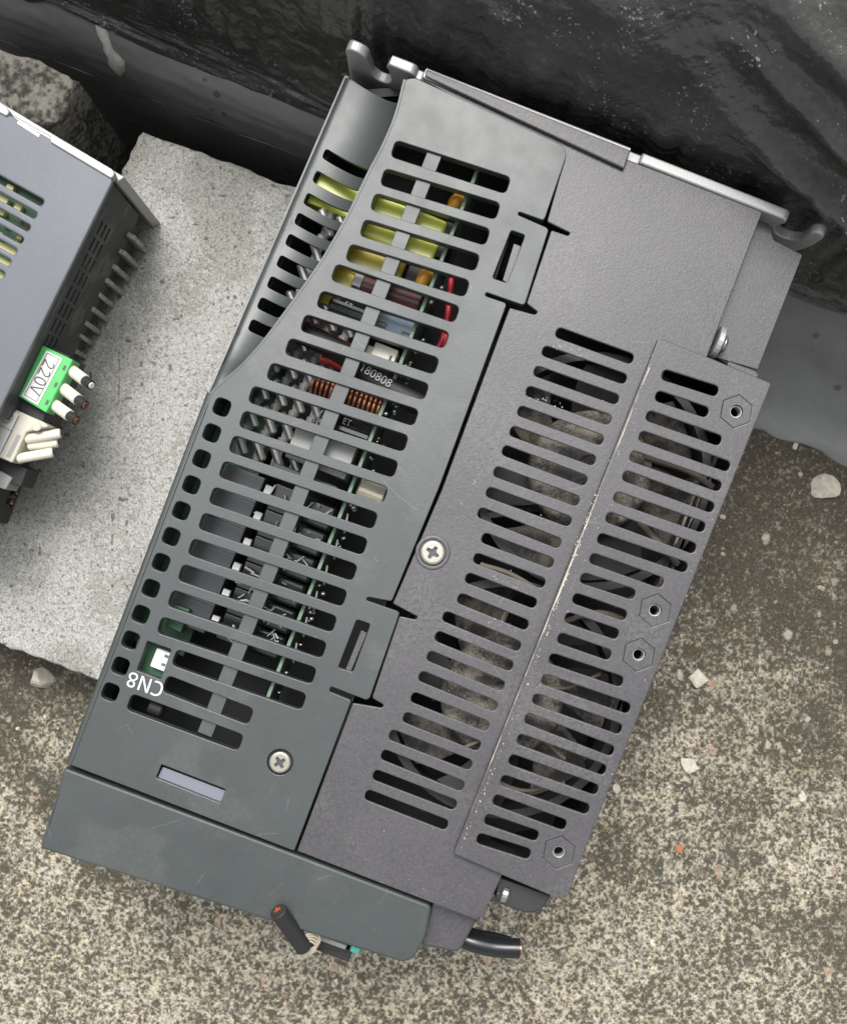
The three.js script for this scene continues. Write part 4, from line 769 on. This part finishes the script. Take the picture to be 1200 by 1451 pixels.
{ // green plug with its label and wires
  const y = LF - 0.014;
  lp('plug_base', quad([[2, 566], [44, 478], [100, 505], [60, 600]], y - 0.006, 0.026, 0.0006, 0.001), M.blackMatt);
  const pb = lp('terminal_plug', quad([[16, 555], [50, 484], [104, 510], [66, 585]], y, 0.012, 0.0006, 0.0008), M.green, 'green terminal plug with white label');
  const teeth = []; for (let k = 0; k < 6; k++) teeth.push(boxAt(46 - k * 6.6, 487 + k * 13.4, y + 0.0008, 0.0022, 0.004, 0.0036, 27, 0.0003)); part(pb, 'ridge', teeth, M.green);
  const lb = part(pb, 'label', quad([[66.5, 496.5], [89, 508], [54, 574], [31, 561]], y + 0.0004, 0.0006, 0), M.white, 'white paper label reading 220V');
  const fr = new THREE.Shape(pts2([[68, 500], [85.5, 509], [53, 570], [35, 560]], y)); fr.holes.push(new THREE.Path(pts2([[68.4, 501.2], [84.3, 509.3], [52.6, 568.6], [36.2, 559.6]], y)));
  part(pb, 'print', [plate(fr, [], y + 0.00055, 0.0001, 0), textAt('220V', 0.0062, 60, 535, y + 0.00045, 117)], M.ink);
  for (const [a, b] of [[91.5, 521], [79.5, 545], [67, 570]]) part(pb, 'slit', boxAt(a, b, y + 0.0003, 0.0012, 0.001, 0.0026, 27, 0), M.ink);
  const wires = [[[98, 522], [121, 539], [130, 546], M.white], [[86, 547], [110, 565], [121, 574], M.copper], [[74, 571], [96, 587], [109, 596], M.copper]];
  wires.forEach(([a, b, c, tip]) => {
    const A = plan(a[0], a[1], y - 0.006), C = plan(c[0], c[1], y + 0.003), Bq = A.clone().lerp(C, 0.72);
    const w = lp('plug_wire', rod(A, C, 0.0026, 14, 0.0003), M.blackMatt, 'short cut wire in white sleeve'); part(w, 'sleeve', rod(A, Bq, 0.0031, 16, 0.0004), M.cream);
    const d = C.clone().sub(A).normalize(); part(w, 'wire_end', rod(C.clone().addScaledVector(d, -0.001), C.clone().addScaledVector(d, 0.0006), 0.0017, 10, 0.0002), tip);
  });
}
{ // beige terminal housing
  const y = LF - 0.016;
  lp('housing_base', quad([[-40, 560], [30, 565], [74, 600], [40, 625], [0, 670], [-60, 640]], y - 0.014, 0.02, 0.0006, 0.001), M.blackMatt);
  const h = lp('terminal_housing', quad([[-60, 545], [2, 571], [62, 598], [70, 604], [38, 612], [18, 656], [-84, 612]], y - 0.002, 0.014, 0.0008, 0.001), M.beige, 'beige terminal housing with printed sign');
  part(h, 'label', quad([[-56, 553], [0, 574], [27, 587], [1, 643], [-78, 610]], y - 0.0012, 0.001, 0.0001), M.white);
  const c = p2(9, 590, y); const ring = new THREE.Shape(circlePts(c.x, c.y, 0.0034, 28)); ring.holes.push(new THREE.Path(circlePts(c.x, c.y, 0.0031, 28)));
  part(h, 'print', [plate(ring, [], y - 0.0011, 0.0001, 0), boxAt(9, 590, y - 0.00105, 0.0003, 0.0001, 0.0026, 26, 0), boxAt(3, 604, y - 0.00105, 0.012, 0.0001, 0.0003, 26, 0), boxAt(14, 616, y - 0.00105, 0.0003, 0.0001, 0.022, 26, 0)], M.ink);
  part(h, 'screw_post', rod(plan(52, 604, y - 0.006), plan(52, 604, y - 0.0005), 0.0026, 16, 0.0004), M.beige);
  part(h, 'groove', boxAt(20, 632, y - 0.0018, 0.0022, 0.001, 0.013, 27, 0), M.greyPart);
  for (const [a, b, dy] of [[[36, 622], [87, 614], -0.006], [[40, 632], [83, 627], -0.009], [[25, 650], [76, 641], -0.006]]) {
    const A = plan(a[0], a[1], y + dy), Bq = plan(b[0], b[1], y + dy - 0.002), d = Bq.clone().sub(A).normalize(); const w = lp('housing_wire', rod(A, Bq, 0.0026, 16, 0.0006), M.cream, 'short white sleeved wire'); part(w, 'wire_end', rod(Bq.clone().addScaledVector(d, -0.001), Bq.clone().addScaledVector(d, 0.0003), 0.0014, 10, 0.0001), M.blackMatt);
  }
  lp('terminal_row', quad([[-60, 620], [4, 648], [40, 664], [30, 690], [-70, 660]], y - 0.012, 0.018, 0.0006, 0.001), M.blackMatt);
  lp('grey_terminal', quad([[-30, 655], [2, 668], [18, 677], [8, 694], [-40, 676]], y - 0.010, 0.016, 0.0006, 0.001), M.greyPart);
  for (const [l, r] of [[[[-20, 700], [10, 690], [38, 684]], 0.0017], [[[-20, 712], [5, 706], [22, 699]], 0.0022], [[[-30, 730], [-5, 715], [15, 712]], 0.0028]]) { const P = l.map(([a, b]) => plan(a, b, LB + 0.02)); const w = lp('dark_cable', tube(P, r, 14, 10), M.black); part(w, 'wire_end', rod(P[2], P[2].clone().add(new THREE.Vector3(0.0012, 0, -0.0003)), r * 0.5, 8), M.copper); }
}

renderer.render(scene, camera);
